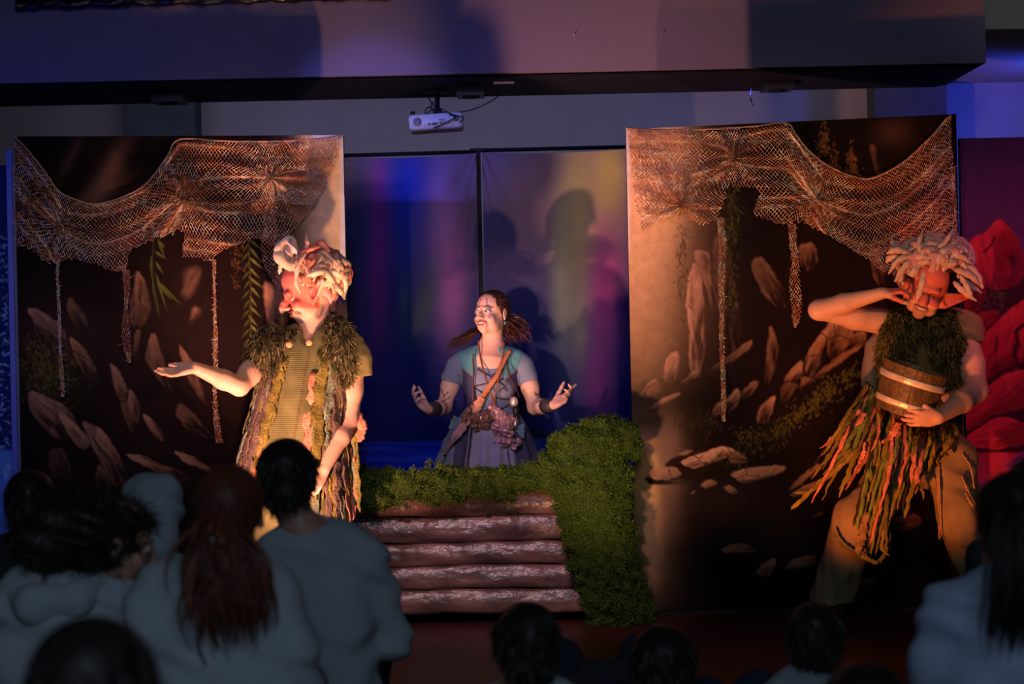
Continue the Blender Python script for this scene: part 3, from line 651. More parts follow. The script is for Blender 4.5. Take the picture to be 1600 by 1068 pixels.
# ================================================================ SEQUINNED NETS
def inside(X, Y, P):
    return pip_sd(np.asarray(X, float), np.asarray(Y, float), P) < 0
def edges_mesh(A, B, C, r=0.00135):
    """triangular prisms along edges, random roll so the sequins glint"""
    n = len(A); T = norm(B-A); q = RNG.normal(size=(n, 3)); u = norm(np.cross(T, q)); w = np.cross(T, u)
    V = []
    for E in (A, B):
        for k in range(3):
            a = 2*PI*k/3; V.append(E+r*(math.cos(a)*u+math.sin(a)*w))
    V = np.stack(V, 1).reshape(-1, 3); b = (np.arange(n)*6)[:, None]
    F = np.concatenate([b+np.array([k, (k+1) % 3, 3+(k+1) % 3, 3+k]) for k in range(3)], 0)
    return V, F, np.repeat(C, 6, 0)
def netcol(n, P):
    base = np.array([0.64, 0.29, 0.13])*(0.6+0.7*RNG.random((n, 1)))
    band = vnoise(P*[1, 0, 1], 26, 3)
    sp = (RNG.random(n)+0.35*band) > 0.70
    base[sp] = np.array([1.0, 0.93, 0.70])*(0.9+0.1*RNG.random((sp.sum(), 1)))
    k = RNG.random(n) > 0.972; base[k] = [0.75, 0.06, 0.05]
    k = RNG.random(n) > 0.988; base[k] = [0.25, 0.12, 0.8]
    return base
def net_piece(outline, topf, gathers, Y, cell=5.3, phase=0.0, fold_amp=0.026, bow=0.02):
    O = np.array(outline, float); x0, y0 = O.min(0); x1, y1 = O.max(0)
    nx = int((x1-x0)/cell)+14; ny = int((y1-y0+120)/(cell*0.5))+10
    I, J = np.meshgrid(np.arange(-6, nx), np.arange(-6, ny), indexing='ij')
    X = x0+phase+(I+0.5*(J % 2))*cell; V = J*cell*0.49; V = V+3.2*np.sin(V*0.115+X*0.006+1.0)+1.5*np.sin(V*0.3-X*0.02)
    Yv = np.array(topf(X))+V
    P = np.stack([X, Yv], -1); fo = np.zeros(X.shape)
    for gx, gy, R, s in gathers:
        d = P-np.array([gx, gy]); r = np.hypot(d[..., 0], d[..., 1]); w = s*np.exp(-(r/R)**2)
        a = np.arctan2(d[..., 1], d[..., 0])
        fo += fold_amp*np.sin(a*9+gx)*np.exp(-(r/(R*2.2))**2)*np.clip(r/12, 0, 1)+0.02*np.exp(-(r/18)**2)
        P = P-d*w[..., None]
    fo += 0.010*np.sin((P[..., 1]-np.array(topf(P[..., 0])))*0.21)+bow
    fo = np.maximum(fo, 0.008); ins = inside(P[..., 0], P[..., 1], O)
    d = Y-fo-CAMP[1]
    Wd = CAMP+np.stack([0*d, d, 0*d], -1)+RIGHT*((P[..., 0]-CX)/FPX*d)[..., None]+UP*((CY-P[..., 1])/FPX*d)[..., None]
    A, B = [], []
    for par in (0, 1):
        for sx in (0, -1):
            di = (sx+1 if par == 1 else sx)
            js = np.arange(par, Wd.shape[1]-1, 2) if (-6 % 2 == 0) else np.arange(1-par, Wd.shape[1]-1, 2)
            Isl = np.arange(1, Wd.shape[0]-1)
            a = Wd[np.ix_(Isl, js)]; b = Wd[np.ix_(Isl+di, js+1)]
            m = ins[np.ix_(Isl, js)] & ins[np.ix_(Isl+di, js+1)]
            A.append(a[m]); B.append(b[m])
    A = np.vstack(A); B = np.vstack(B); L = np.linalg.norm(B-A, axis=1); k = (L > 0.0012) & (L < 0.05)
    return A[k], B[k]
def tail(path, wid, Y, cell=4.2):
    """hanging narrow run of net; path in px, wid half width px along it"""
    n = int(np.sum(np.hypot(*np.diff(np.array(path, float), axis=0).T))/(cell*0.8))+2
    C = spline(path, n); w = np.interp(np.linspace(0, 1, n), np.linspace(0, 1, len(wid)), wid)
    k = 4; K = np.zeros((n, k+1, 3))
    for i in range(n):
        for j in range(k+1):
            s = (j+(0.5 if i % 2 else 0))/k-0.5
            x = C[i, 0]+s*2*w[i]; K[i, j] = W(x+RNG.normal()*0.5, C[i, 1]+RNG.normal()*0.5, Y-0.012*math.sin(s*5+i*0.4)-0.01)
    A, B = [], []
    for i in range(n-1):
        for j in range(k):
            o = 1 if i % 2 else 0
            A.append(K[i, j]); B.append(K[i+1, j+o] if j+o <= k else K[i+1, j]); A.append(K[i, j]); B.append(K[i+1, max(j-1+o, 0)])
    # frayed bits
    for i in range(0, n-1):
        e = K[i, 0 if i % 2 else k-1]; A.append(e); B.append(e+np.array([RNG.normal()*0.01, -0.005, RNG.normal()*0.006]))
    return np.array(A), np.array(B)
def build_net(label, layers, tails, cord, posts):
    root = thing('sequin_net', W(*posts[0], -0.02), label, 'net')
    A, B = zip(*layers); A = np.vstack(A); B = np.vstack(B)
    V, F, C = edges_mesh(A, B, netcol(len(A), A)); dr_ = mk('mesh_drape', V, F, M['net'], root, C, smooth=False)
    for path, wid in tails:
        A, B = tail(path, wid, -0.03); V, F, C = edges_mesh(A, B, netcol(len(A), A), 0.0012); mk('hanging_end', V, F, M['net'], root, C, smooth=False)
    P = spline([W(x, y, -0.035) for x, y in cord], 160); MB().tube(P+RNG.normal(size=P.shape)*0.0006, 0.0042, 6).build('edge_cord', M['cord'], root)
    for g in posts:
        p = W(*g, -0.03); MB().tube([p, p+[0, 0.022, 0]], 0.006, 8).build('pin', M['screw'], dr_)
topL = [(22, 213), (38, 228), (52, 245), (71, 269), (91, 297.5), (114, 310), (142, 318.5), (170, 315), (198, 305), (222, 292), (241, 273), (262, 243), (281, 218), (350, 220), (420, 221), (480, 218), (534, 212)]
outL = topL+[(528, 245), (517, 277), (500, 305), (483, 330), (465, 355), (449, 371), (425, 385), (404, 374), (384, 379), (360, 386), (338, 398), (331, 412), (305, 404), (284, 402), (286, 366), (265, 367), (230, 381), (204, 390), (198, 428), (188, 425), (169, 423), (148, 414), (127, 411), (110, 406), (95, 412), (73, 413), (58, 400), (42, 388), (32, 384), (21, 385), (20, 330), (20, 260)]
tx = [p[0] for p in topL]; ty = [p[1] for p in topL]
fL = lambda X: np.interp(X, tx, ty)
gL = [(95, 350, 32, 0.75), (289, 315, 42, 0.8), (423, 278, 46, 0.85), (38, 312, 22, 0.6)]
l1 = net_piece(outL, fL, gL, -0.02)
dens = [(425, 278), (534, 212), (524, 262), (500, 305), (478, 335), (462, 360), (440, 350)]
l2 = net_piece(dens, fL, [(423, 278, 46, 0.85)], -0.015, 5.0, 2.0)
build_net('copper sequinned net draped along the top of the left cave flat', [l1, l2],
          [([(92, 405), (90, 430), (92, 470), (94, 520), (95, 560), (98, 600), (98, 620)], [3, 2, 2.5, 2.5, 2.5, 4, 2]),
           ([(197, 420), (198, 435), (199, 455), (197, 478), (197, 500), (198, 525), (200, 545), (203, 566)], [4, 7, 5, 2.5, 6, 7, 7, 2]),
           ([(335, 405), (335, 440), (336, 490), (337, 540), (337, 580), (336, 620), (339, 660), (343, 692)], [3, 2, 2.5, 4, 4, 3, 5, 6]),
           ([(422, 285), (424, 320), (423, 350), (420, 380), (424, 410), (430, 430), (437, 452)], [5, 8, 12, 13, 13, 9, 3])],
          topL, [(24, 214), (281, 217), (533, 213)])
topR = [(978, 200), (1040, 203), (1100, 202), (1180, 197), (1228, 192), (1245, 212), (1262, 233), (1285, 253), (1310, 267), (1335, 276), (1358, 279), (1385, 269), (1412, 253), (1440, 228), (1462, 206), (1476, 188), (1487, 180)]
outR = topR+[(1490, 250), (1491, 330), (1494, 400), (1450, 420), (1400, 430), (1378, 425), (1340, 396), (1290, 366), (1250, 349), (1222, 352), (1200, 345), (1174, 336), (1186, 300), (1165, 292), (1140, 293), (1128, 325), (1122, 345), (1096, 353), (1075, 345), (1062, 325), (1030, 350), (1002, 361), (992, 320), (985, 260), (980, 210)]
rx = [p[0] for p in topR]; ry = [p[1] for p in topR]
fR = lambda X: np.interp(X, rx, ry)
gR = [(1145, 247, 40, 0.8), (1065, 322, 44, 0.75), (1277, 314, 46, 0.85)]
l1 = net_piece(outR, fR, gR, -0.02)
dens = [(980, 205), (1040, 235), (1065, 315), (1055, 335), (1030, 350), (1002, 361), (992, 320), (985, 260)]
l2 = net_piece(dens, fR, [(1065, 322, 44, 0.75)], -0.015, 5.0, 2.2)
build_net('copper sequinned net draped along the top of the right cave flat', [l1, l2],
          [([(1126, 340), (1129, 380), (1128, 430), (1128, 480), (1128, 530), (1130, 580), (1131, 620), (1131, 658)], [6, 6, 6, 4, 3.5, 4, 4, 3]),
           ([(1238, 350), (1240, 380), (1243, 410), (1242, 440), (1245, 470), (1245, 495), (1242, 510)], [7, 6, 6, 9, 9, 7, 1.5]),
           ([(1489, 260), (1491, 310), (1493, 360), (1494, 400)], [3, 3, 4, 4])],
          topR, [(981, 202), (1228, 193), (1484, 182)])

# ================================================================ PLANK WALL AND MOSS
xa = W(552, 860, -0.12)[0]; xb = W(992, 860, -0.12)[0]
root = thing('plank_barrier', ((xa+xb)/2, -0.1, 0), 'low front of glossy weathered planks below the woman, hung with moss', 'plank wall')
seps = [748, 766, 806, 847, 883, 920, 960]
for i in range(6):
    z1 = W(740, seps[i], -0.12)[2]; z0 = W(740, seps[i+1], -0.12)[2]+0.004
    nu, nv = 150, 12; u, v = np.meshgrid(np.linspace(0, 1, nu), np.linspace(0, 1, nv))
    x = xa+(xb-xa)*u; z = z0+(z1-z0)*v+0.004*np.sin(u*9+i)+0.002*np.sin(u*31+2*i)
    prof = 0.020*np.sin(PI*np.clip(v, 0, 1))**0.6+0.006*(1-v)
    P0 = np.stack([x, 0*x, z], -1).reshape(-1, 3)
    bumpy = (vnoise(P0*[1, 1, 2.2], 26, i)*0.003+vnoise(P0*[1, 1, 0.6], 55, i+9)*0.0018).reshape(x.shape)
    y = -0.115-prof-bumpy
    P = np.stack([x, y, z], -1).reshape(-1, 3); ii = np.arange(nu*nv).reshape(nv, nu)
    F = np.stack([ii[:-1, :-1], ii[:-1, 1:], ii[1:, 1:], ii[1:, :-1]], -1).reshape(-1, 4).tolist()
    B = P.copy(); B[:, 1] = -0.085
    k = len(P); rim = list(ii[0, :])+list(ii[1:, -1])+list(ii[-1, ::-1][1:])+list(ii[::-1, 0][1:-1])
    for a in range(len(rim)):
        b = (a+1) % len(rim); F.append((rim[b], rim[a], rim[a]+k, rim[b]+k))
    n1 = vnoise(P*[1, 1, 4], 12, 20+i)[:, None]; C = np.array([0.21, 0.10, 0.09])*(1+0.5*n1); C = np.clip(np.vstack([C, C]), 0, 1)
    mk('plank', np.vstack([P, B]), F, M['plank'], root, C)
m = MB()
for x in (xa+0.03, (xa+xb)/2, xb-0.03): m.box((x-0.02, -0.084, 0), (x+0.02, -0.045, W(740, 750, -0.1)[2]))
m.box((xa, -0.084, 0), (xb, -0.045, 0.05)); m.box((xa, -0.084, 0), (xb, -0.078, W(740, 752, -0.1)[2])); m.build('frame', M['frame'], root, smooth=False)
p0 = np.array([xa+0.002, -0.12, 0])
m = MB(); m.box((xa-0.03, -0.10, 0), (xa+0.0, -0.06, 0.72)); m.build('end_post', M['plank'] if False else M['frame'], root, smooth=False)
# ================================================================ soft body modelling: distance fields -> one skin
class Fld:
    def __init__(s): s.p = []
    def add(s, kind, prm, k=0.02, op='u'): s.p.append((kind, prm, k, op)); return s
    def cone(s, a, b, ra, rb, k=0.02, op='u', sc=(1, 1, 1), R=None):
        return s.add('c', (np.asarray(a, float), np.asarray(b, float), ra, rb, np.array(sc, float), np.eye(3) if R is None else R), k, op)
    def ell(s, c, r, R=None, k=0.02, op='u'):
        return s.add('e', (np.asarray(c, float), np.asarray(r, float)*np.ones(3), np.eye(3) if R is None else np.asarray(R)), k, op)
    def path(s, pts, rad, k=0.02, n=None, **kw):
        P = np.asarray(pts, float)
        if n: t = np.linspace(0, 1, len(P)); P = spline(P, n); rad = np.interp(np.linspace(0, 1, n), t, rad)
        rad = np.broadcast_to(rad, (len(P),))
        for i in range(len(P)-1): s.cone(P[i], P[i+1], rad[i], rad[i+1], k, **kw)
        return s
    def half(s, pt, n, k=0.004): return s.add('h', (np.asarray(pt, float), norm(n)), k, 'i')   # keep side where (p-pt).n<0
    def bb(s, t, pr, k):
        if t == 'c':
            a, b, ra, rb, sc, R = pr; m = max(ra, rb)*sc.max()+k
            return np.minimum(a, b)-m, np.maximum(a, b)+m
        if t == 'e':
            c, r, R = pr; e = np.sqrt(((R*r)**2).sum(1))+k; return c-e, c+e
        return None
    def val(s, t, pr, P):
        if t == 'c':
            a, b, ra, rb, sc, R = pr
            q = ((P-a)@R)/sc; ba = ((b-a)@R)/sc; h = np.clip((q@ba)/(ba@ba+1e-12), 0, 1)
            return (np.linalg.norm(q-h[..., None]*ba, axis=-1)-(ra+(rb-ra)*h))*sc.min()
        if t == 'e':
            c, r, R = pr; q = (P-c)@R; k0 = np.linalg.norm(q/r, axis=-1); k1 = np.linalg.norm(q/(r*r), axis=-1)+1e-9
            return np.where(k0 < 0.5, (k0-1)*r.min(), k0*(k0-1)/k1)
        pt, n = pr; return (P-pt)@n
    def bounds(s, pad=0.02):
        B = [s.bb(t, pr, pad) for t, pr, k, op in s.p if op == 'u']
        return np.min([b[0] for b in B], 0), np.max([b[1] for b in B], 0)
    def mesh(s, h=0.005, lo=None, hi=None, inflate=0.0, disp=None):
        l0, h0 = s.bounds(0.02+inflate)
        lo = l0 if lo is None else np.maximum(lo, l0); hi = h0 if hi is None else np.minimum(hi, h0)
        lo = np.floor(np.asarray(lo)/h)*h; n = np.ceil((np.asarray(hi)-lo)/h).astype(int)+1
        n = np.maximum(n, 4)
        ax = [lo[i]+h*np.arange(n[i]) for i in range(3)]
        D = np.full(tuple(n), 1.0, np.float32)
        for t, pr, k, op in s.p:
            if t == 'h':
                G = (ax[0][:, None, None]-pr[0][0])*pr[1][0]+(ax[1][None, :, None]-pr[0][1])*pr[1][1]+(ax[2][None, None, :]-pr[0][2])*pr[1][2]
                D = np.maximum(D, G.astype(np.float32)); continue
            a, b = s.bb(t, pr, k+inflate+2.5*h)
            i0 = np.clip(np.floor((a-lo)/h).astype(int), 0, n); i1 = np.clip(np.ceil((b-lo)/h).astype(int)+1, 0, n)
            if (i1 <= i0).any(): continue
            sl = tuple(slice(i0[i], i1[i]) for i in range(3))
            g = np.stack(np.meshgrid(*[ax[i][sl[i]] for i in range(3)], indexing='ij'), -1)
            v = s.val(t, pr, g).astype(np.float32); d = D[sl]
            if inflate and op == 'u': v = v-inflate
            if op == 'u': hh = np.clip(0.5+0.5*(d-v)/k, 0, 1); D[sl] = d*(1-hh)+v*hh-k*hh*(1-hh)
            elif op == 's': hh = np.clip(0.5-0.5*(d+v)/k, 0, 1); D[sl] = d*(1-hh)-v*hh+k*hh*(1-hh)
        if disp is not None:
            I = np.where(np.abs(D) < 4*h+0.02); P = np.stack([ax[i][I[i]] for i in range(3)], -1); D[I] += disp(P).astype(np.float32)
        return nets(D, lo, h)
def nets(D, lo, h):
    S = D < 0; n = D.shape
    c = [S[i:n[0]-1+i, j:n[1]-1+j, k:n[2]-1+k] for i in (0, 1) for j in (0, 1) for k in (0, 1)]
    al = np.logical_and.reduce(c); an = np.logical_or.reduce(c); act = an & ~al
    idx = np.full(act.shape, -1, np.int64); I = np.argwhere(act); idx[act] = np.arange(len(I))
    acc = np.zeros((len(I), 3)); cnt = np.zeros(len(I))
    for axis in range(3):
        o1, o2 = [a for a in range(3) if a != axis]
        for u in (0, 1):
            for v in (0, 1):
                A = I.copy(); A[:, o1] += u; A[:, o2] += v; B = A.copy(); B[:, axis] += 1
                da = D[A[:, 0], A[:, 1], A[:, 2]]; db = D[B[:, 0], B[:, 1], B[:, 2]]; m = (da < 0) != (db < 0)
                t = np.where(m, da/np.where(m, da-db, 1), 0); p = A.astype(float); p[:, axis] += t
                acc[m] += p[m]; cnt[m] += 1
    V = lo+h*acc/cnt[:, None]; F = []
    for axis in range(3):
        o1, o2 = (axis+1) % 3, (axis+2) % 3
        a = np.take(S, range(n[axis]-1), axis); b = np.take(S, range(1, n[axis]), axis); E = np.argwhere(a != b)
        E = E[(E[:, o1] > 0) & (E[:, o2] > 0) & (E[:, o1] < n[o1]-1) & (E[:, o2] < n[o2]-1)]
        q = []
        for u, v in ((0, 0), (-1, 0), (-1, -1), (0, -1)):
            C = E.copy(); C[:, o1] += u; C[:, o2] += v; q.append(idx[C[:, 0], C[:, 1], C[:, 2]])
        q = np.stack(q, 1); flip = ~S[E[:, 0], E[:, 1], E[:, 2]]; q[flip] = q[flip][:, ::-1]
        F.append(q[(q >= 0).all(1)])
    return V, np.vstack(F)
def vnormals(V, F):
    n = np.cross(V[F[:, 2]]-V[F[:, 0]], V[F[:, 3]]-V[F[:, 1]]); N = np.zeros_like(V)
    for k in range(4): np.add.at(N, F[:, k], n)
    return norm(N)
def merge(parts):
    V, F, o = [], [], 0
    for v, f in parts: V.append(v); F.append(f+o); o += len(v)
    return np.vstack(V), np.vstack(F)
def near(P, c, r, soft=0.3):
    """smooth blob mask"""
    c = np.asarray(c, float); d = np.linalg.norm((P-c)/(np.asarray(r)*np.ones(3)), axis=1); return np.clip((1-d)/soft, 0, 1)
def seg_mask(P, a, b, w, soft=0.35):
    a = np.asarray(a, float); b = np.asarray(b, float); t = np.clip(((P-a)@(b-a))/((b-a)@(b-a)), 0, 1)
    d = np.linalg.norm(P-a-t[:, None]*(b-a), axis=1)/w; return np.clip((1-d)/soft, 0, 1)
def seg2(Q, a, b, w, soft=0.35):
    """stroke on the front of a face; Q head-local points, a b in (x, z)"""
    p = Q[:, [0, 2]]; a = np.asarray(a, float); b = np.asarray(b, float); t = np.clip(((p-a)@(b-a))/((b-a)@(b-a)), 0, 1)
    return np.clip((1-np.linalg.norm(p-a-t[:, None]*(b-a), axis=1)/w)/soft, 0, 1)*(Q[:, 1] < -0.02)
def cmix(C, m, c): return C*(1-m[:, None])+np.asarray(c, float)*m[:, None]

def hand(f, wrist, d, pn, th, curl=(20, 25, 30, 35), spread=6, tdir=(1.0, 0.9, 0.35), s=1.0, lens=(0.072, 0.079, 0.073, 0.058), tcurl=10, pinch=0):
    """palm, four jointed fingers and a thumb. d finger direction, pn direction the palm faces, th thumb side"""
    y = norm(d); z = norm(np.asarray(pn, float)-y*np.dot(pn, y)); x = np.cross(y, z)
    if np.dot(x, th) < 0: x = -x
    R = np.stack([x, y, z], 1); L = lambda *p: np.asarray(wrist)+s*(R@np.array(p, float))
    f.ell(L(0, 0.045, 0), np.array([0.038, 0.05, 0.015])*s, R, 0.012)
    f.ell(L(0.0, 0.015, 0), np.array([0.027, 0.03, 0.017])*s, R, 0.014)
    f.ell(L(0.024, 0.032, 0.008), np.array([0.014, 0.026, 0.012])*s, R, 0.01)
    f.ell(L(-0.026, 0.035, 0.006), np.array([0.011, 0.028, 0.011])*s, R, 0.01)
    tips = []
    for i, (bx, by) in enumerate(((0.0285, 0.083), (0.0095, 0.090), (-0.0095, 0.087), (-0.027, 0.078))):
        ang = math.radians(spread*(1.5-i)); p = np.array([bx, by, 0.0]); a = 0.0; pts = [L(*p)]
        for j, fr in enumerate((0.45, 0.30, 0.25)):
            a += math.radians(curl[i])*(0.8 if j == 0 else 1.0)
            p = p+lens[i]*fr*np.array([math.sin(ang)*math.cos(a), math.cos(ang)*math.cos(a), math.sin(a)]); pts.append(L(*p))
        rr = np.array([0.0092, 0.0083, 0.0076, 0.0062])*s*(0.88 if i == 3 else 1)
        f.path([L(bx*0.85, by-0.03, 0)]+pts, [0.0095*s]+list(rr), 0.004); tips.append(pts[-1])
    td = norm(np.array(tdir, float)); p = np.array([0.022, 0.020, 0.006]); pts = [L(*p)]
    for j, ln in enumerate((0.040, 0.034, 0.026)):
        p = p+td*ln; pts.append(L(*p)); td = norm(td+np.array([-0.012*tcurl, 0.012*tcurl, 0.004*tcurl]))
    f.path(pts, np.array([0.014, 0.0115, 0.010, 0.0075])*s, 0.006); tips.append(pts[-1])
    return R, tips

def head(f, c, R, s=1.0, troll=False, nose=1.0, smile=0.0, ears=True, female=False):
    """adds a modelled head to the field; returns local->place mapping"""
    L = lambda *p: np.asarray(c)+s*(R@np.array(p, float))
    E = lambda p, r, k=0.012, op='u': f.ell(L(*p), np.array(r)*s, R, k*s, op)
    E((0, 0.012, 0.035), (0.073, 0.092, 0.082)); E((0, -0.020, -0.028), (0.056, 0.064, 0.072), 0.02)
    jw = 0.9 if female else 1.05
    E((0, -0.064, -0.094), (0.020*jw, 0.015, 0.016), 0.03)
    for sx in (-1, 1):
        E((sx*0.036, -0.058, -0.036), (0.022, 0.022, 0.022), 0.018)
        E((sx*0.040*jw, -0.02, -0.070), (0.018, 0.030, 0.022), 0.025)
    br = 0.006 if female else 0.010; f.cone(L(-0.032, -0.080, 0.019), L(0.032, -0.080, 0.019), br*s, br*s, 0.016*s)
    if troll:
        f.cone(L(-0.036, -0.084, 0.020), L(0.036, -0.084, 0.020), 0.014*s, 0.014*s, 0.012*s)
        E((0, -0.030, 0.070), (0.064, 0.062, 0.056), 0.025)
        f.path([L(0, -0.086, 0.006), L(0, -0.098-0.012*nose, -0.014), L(0, -0.100-0.030*nose, -0.026-0.008*nose), L(0, -0.102-0.037*nose, -0.032-0.015*nose)], np.array([0.011, 0.0150, 0.0140, 0.008])*s, 0.012*s)
        for sx in (-1, 1):
            E((sx*0.013, -0.103, -0.038), (0.010, 0.015, 0.009), 0.008); E((sx*0.042, -0.066, -0.034), (0.019, 0.017, 0.016), 0.018)
    else:
        f.path([L(0, -0.084, 0.004), L(0, -0.100, -0.018), L(0, -0.110, -0.033)], np.array([0.0065, 0.008, 0.0095])*s, 0.009*s)
        for sx in (-1, 1): E((sx*0.012, -0.098, -0.036), (0.008, 0.010, 0.007), 0.006)
    for sx in (-1, 1):
        E((sx*0.031, -0.098, 0.000), (0.017, 0.016, 0.0105), 0.008, 's'); E((sx*0.031, -0.0745, 0.000), (0.013, 0.0125, 0.0125), 0.003)
        f.path([L(sx*0.018, -0.083, 0.002), L(sx*0.031, -0.0905, 0.0085), L(sx*0.045, -0.080, 0.002)], np.array([0.003, 0.0036, 0.003])*s, 0.003*s)
        f.path([L(sx*0.019, -0.084, -0.003), L(sx*0.031, -0.0885, -0.0085), L(sx*0.044, -0.080, -0.003)], np.array([0.002, 0.003, 0.002])*s, 0.003*s)
    w = 0.021+0.007*smile; up = 0.007*smile
    E((0, -0.078, -0.066), (0.028, 0.017, 0.018), 0.014)
    if smile > 0:
        f.path([L(-w, -0.082, -0.060+up), L(0, -0.100, -0.065), L(w, -0.082, -0.060+up)], np.array([0.004, 0.0075, 0.004])*s, 0.003*s, n=9, op='s')
        f.path([L(-w*0.8, -0.0795, -0.0585+up*0.7), L(0, -0.0885, -0.0615), L(w*0.8, -0.0795, -0.0585+up*0.7)], np.array([0.003, 0.0040, 0.003])*s, 0.002*s, n=9)
    f.path([L(-w, -0.083, -0.060+up), L(0, -0.0965, -0.0555), L(w, -0.083, -0.060+up)], np.array([0.0025, 0.0042, 0.0025])*s, 0.003*s, n=9)
    lo_ = -0.070-0.003*smile
    f.path([L(-w, -0.083, -0.061+up), L(-w*0.5, -0.093, lo_+0.002), L(0, -0.0955, lo_), L(w*0.5, -0.093, lo_+0.002), L(w, -0.083, -0.061+up)], np.array([0.0025, 0.0045, 0.005, 0.0045, 0.0025])*s, 0.003*s, n=13)
    if ears:
        for sx in (-1, 1):
            if troll:
                a = (sx*0.074, 0.005, -0.015); b = (sx*0.165, 0.045, 0.035)
                f.cone(L(*a), L(*b), 0.034*s, 0.010*s, 0.012*s, sc=(1, 0.42, 1), R=R)
                f.cone(L(sx*0.094, -0.003, -0.007), L(sx*0.146, 0.029, 0.024), 0.021*s, 0.007*s, 0.006*s, 's', sc=(1, 0.55, 1), R=R)
            else:
                f.ell(L(sx*0.077, 0.012, -0.004), np.array([0.009, 0.020, 0.031])*s, R@rotm(yaw=sx*22), 0.007*s)
                f.ell(L(sx*0.087, 0.006, 0.000), np.array([0.007, 0.012, 0.019])*s, R@rotm(yaw=sx*22), 0.005*s, 's')
    return L
def eyes_paint(C, P, L, R, s, lookv=(0, -1, 0), iris=(0.03, 0.03, 0.05)):
    for sx in (-1, 1):
        e = L(sx*0.031, -0.0745, 0.0); m = np.clip((0.0134*s-np.linalg.norm(P-e, axis=1))/0.0006, 0, 1)
        C = cmix(C, m, (0.50, 0.46, 0.45)); q = e+s*0.0125*(R@norm(lookv)); C = cmix(C, near(P, q, 0.0068*s, 0.2), iris)
    return C
# ================================================================ ACTORS
SK = np.array([0.60, 0.36, 0.27])
def surf_at(V, px, py, lift=0.004):
    """front-most surface point of V near a spot of the photograph, as a place point"""
    X, Y = PXY(V); d = (X-px)**2+(Y-py)**2; I = np.argsort(d)[:24]; I = I[d[I] < d[I[0]]+30]
    y = V[I, 1].min(); return W(px, py, y-lift)
def lay(V, pts, n=30, lift=0.004): return spline([surf_at(V, x, y, lift) for x, y in pts], n)
def fur_collar(f, root, n, L, c0, c1, h=0.010, grav=(0, -0.1, -0.9), wid=0.0035):
    V, F = f.mesh(h); N = vnormals(V, F); r = RNG
    base = np.tile(np.array(c0)*0.5, (len(V), 1))
    I = r.integers(0, len(V), n); P = V[I]+r.normal(size=(n, 3))*0.004
    cl = vnoise(P, 70, 4)[:, None]; D = N[I]*0.45+np.array([0, 0, -0.9])+0.45*np.stack([vnoise(P, 45, 5), vnoise(P, 45, 6), vnoise(P, 45, 7)], 1)
    t = np.clip(0.5+0.5*cl+r.normal(size=(n, 1))*0.25, 0, 1); C = np.array(c0)*(1-t)+np.array(c1)*t
    v, q, c = strands(P, D, L, wid, 3, 0.7, grav, C, 0.2)
    return mk('fur_collar', np.vstack([V, v]), np.vstack([F, q+len(V)]), M['fur'], root, np.vstack([base, c]), smooth=True)
def wig_mesh(root, c, rad, locks, name='wig', extra=None, seed=1, cream=(0.58, 0.38, 0.26), pink=(0.55, 0.19, 0.13), core=0.86):
    r = np.random.default_rng(seed); m = MB(); c = np.array(c)
    V, F = Fld().ell(c, np.array(rad)*core).mesh(0.008, disp=lambda P: vnoise(P, 60, 2)*0.006)
    m.add(V, F.tolist(), np.array(cream)*0.85)
    for i in range(locks):
        th = r.uniform(0, 2*PI); z = r.uniform(-0.35, 1.0); s = math.sqrt(max(0, 1-z*z)); d = np.array([s*math.cos(th), -abs(s*math.sin(th)) if r.random() < 0.75 else s*math.sin(th), z])
        t1 = norm(np.cross(d, r.normal(size=3))); a = c+d*rad*0.82; ln = r.uniform(0.05, 0.13)
        P = [a-t1*ln*0.5, a+d*0.025+norm(r.normal(size=3))*0.008, a+t1*ln*0.5+norm(r.normal(size=3))*0.012, a+t1*ln*0.8-d*0.005+np.array([0, 0, -0.02])]
        k = 14; R0 = r.uniform(0.010, 0.019); rr = R0*np.sin(np.linspace(0.5, PI-0.35, k))**0.8*(1+0.12*np.sin(np.arange(k)*2.1))
        col = np.array(cream)*(1-0)+0 if r.random() < 0.62 else np.array(pink)*r.uniform(0.8, 1.2)
        m.tube(spline(P, k), rr, 7, col*r.uniform(0.85, 1.1), sq=0.75)
    for pts, R0, col in (extra or []):
        k = 20; t = np.linspace(0, 1, k); rr = R0*(np.clip(t*6, 0.5, 1))*np.clip((1-t)*2.2+0.3, 0, 1)*(1+0.15*np.sin(t*19))
        m.tube(spline(pts, k), rr, 8, np.array(col), sq=0.7)
    return m.build(name, M['wool'], root)
SALMON = (0.55, 0.20, 0.13); OLIVE = (0.15, 0.125, 0.03); TEAL = (0.16, 0.20, 0.14); MAUVE = (0.11, 0.075, 0.065); MUST = (0.24, 0.185, 0.03); DARK = (0.03, 0.025, 0.02); GREENS = (0.16, 0.22, 0.05)
def strip(root, P, w, col, side, ruff=0.45):
    n = len(P); k = np.linspace(0, 1, n)
    wid = w*(0.7+0.35*np.sin(k*PI*0.9+0.4)+0.16*np.sin(np.arange(n)*1.9+RNG.random()*6))*np.clip((1-k)*7+0.25, 0, 1)
    P = P+np.stack([vnoise(P, 50, 3)*0.005, vnoise(P, 60, 8)*0.006, 0*k], 1)
    V, F = ribbon(P, wid, side, 0.004, ruff=ruff)
    c = np.array(col)*RNG.uniform(0.8, 1.15)*(1+0.25*vnoise(V, 70, 1)[:, None]); mk('rag_strip', V, F, M['rag'], root, np.clip(c, 0.002, 1))

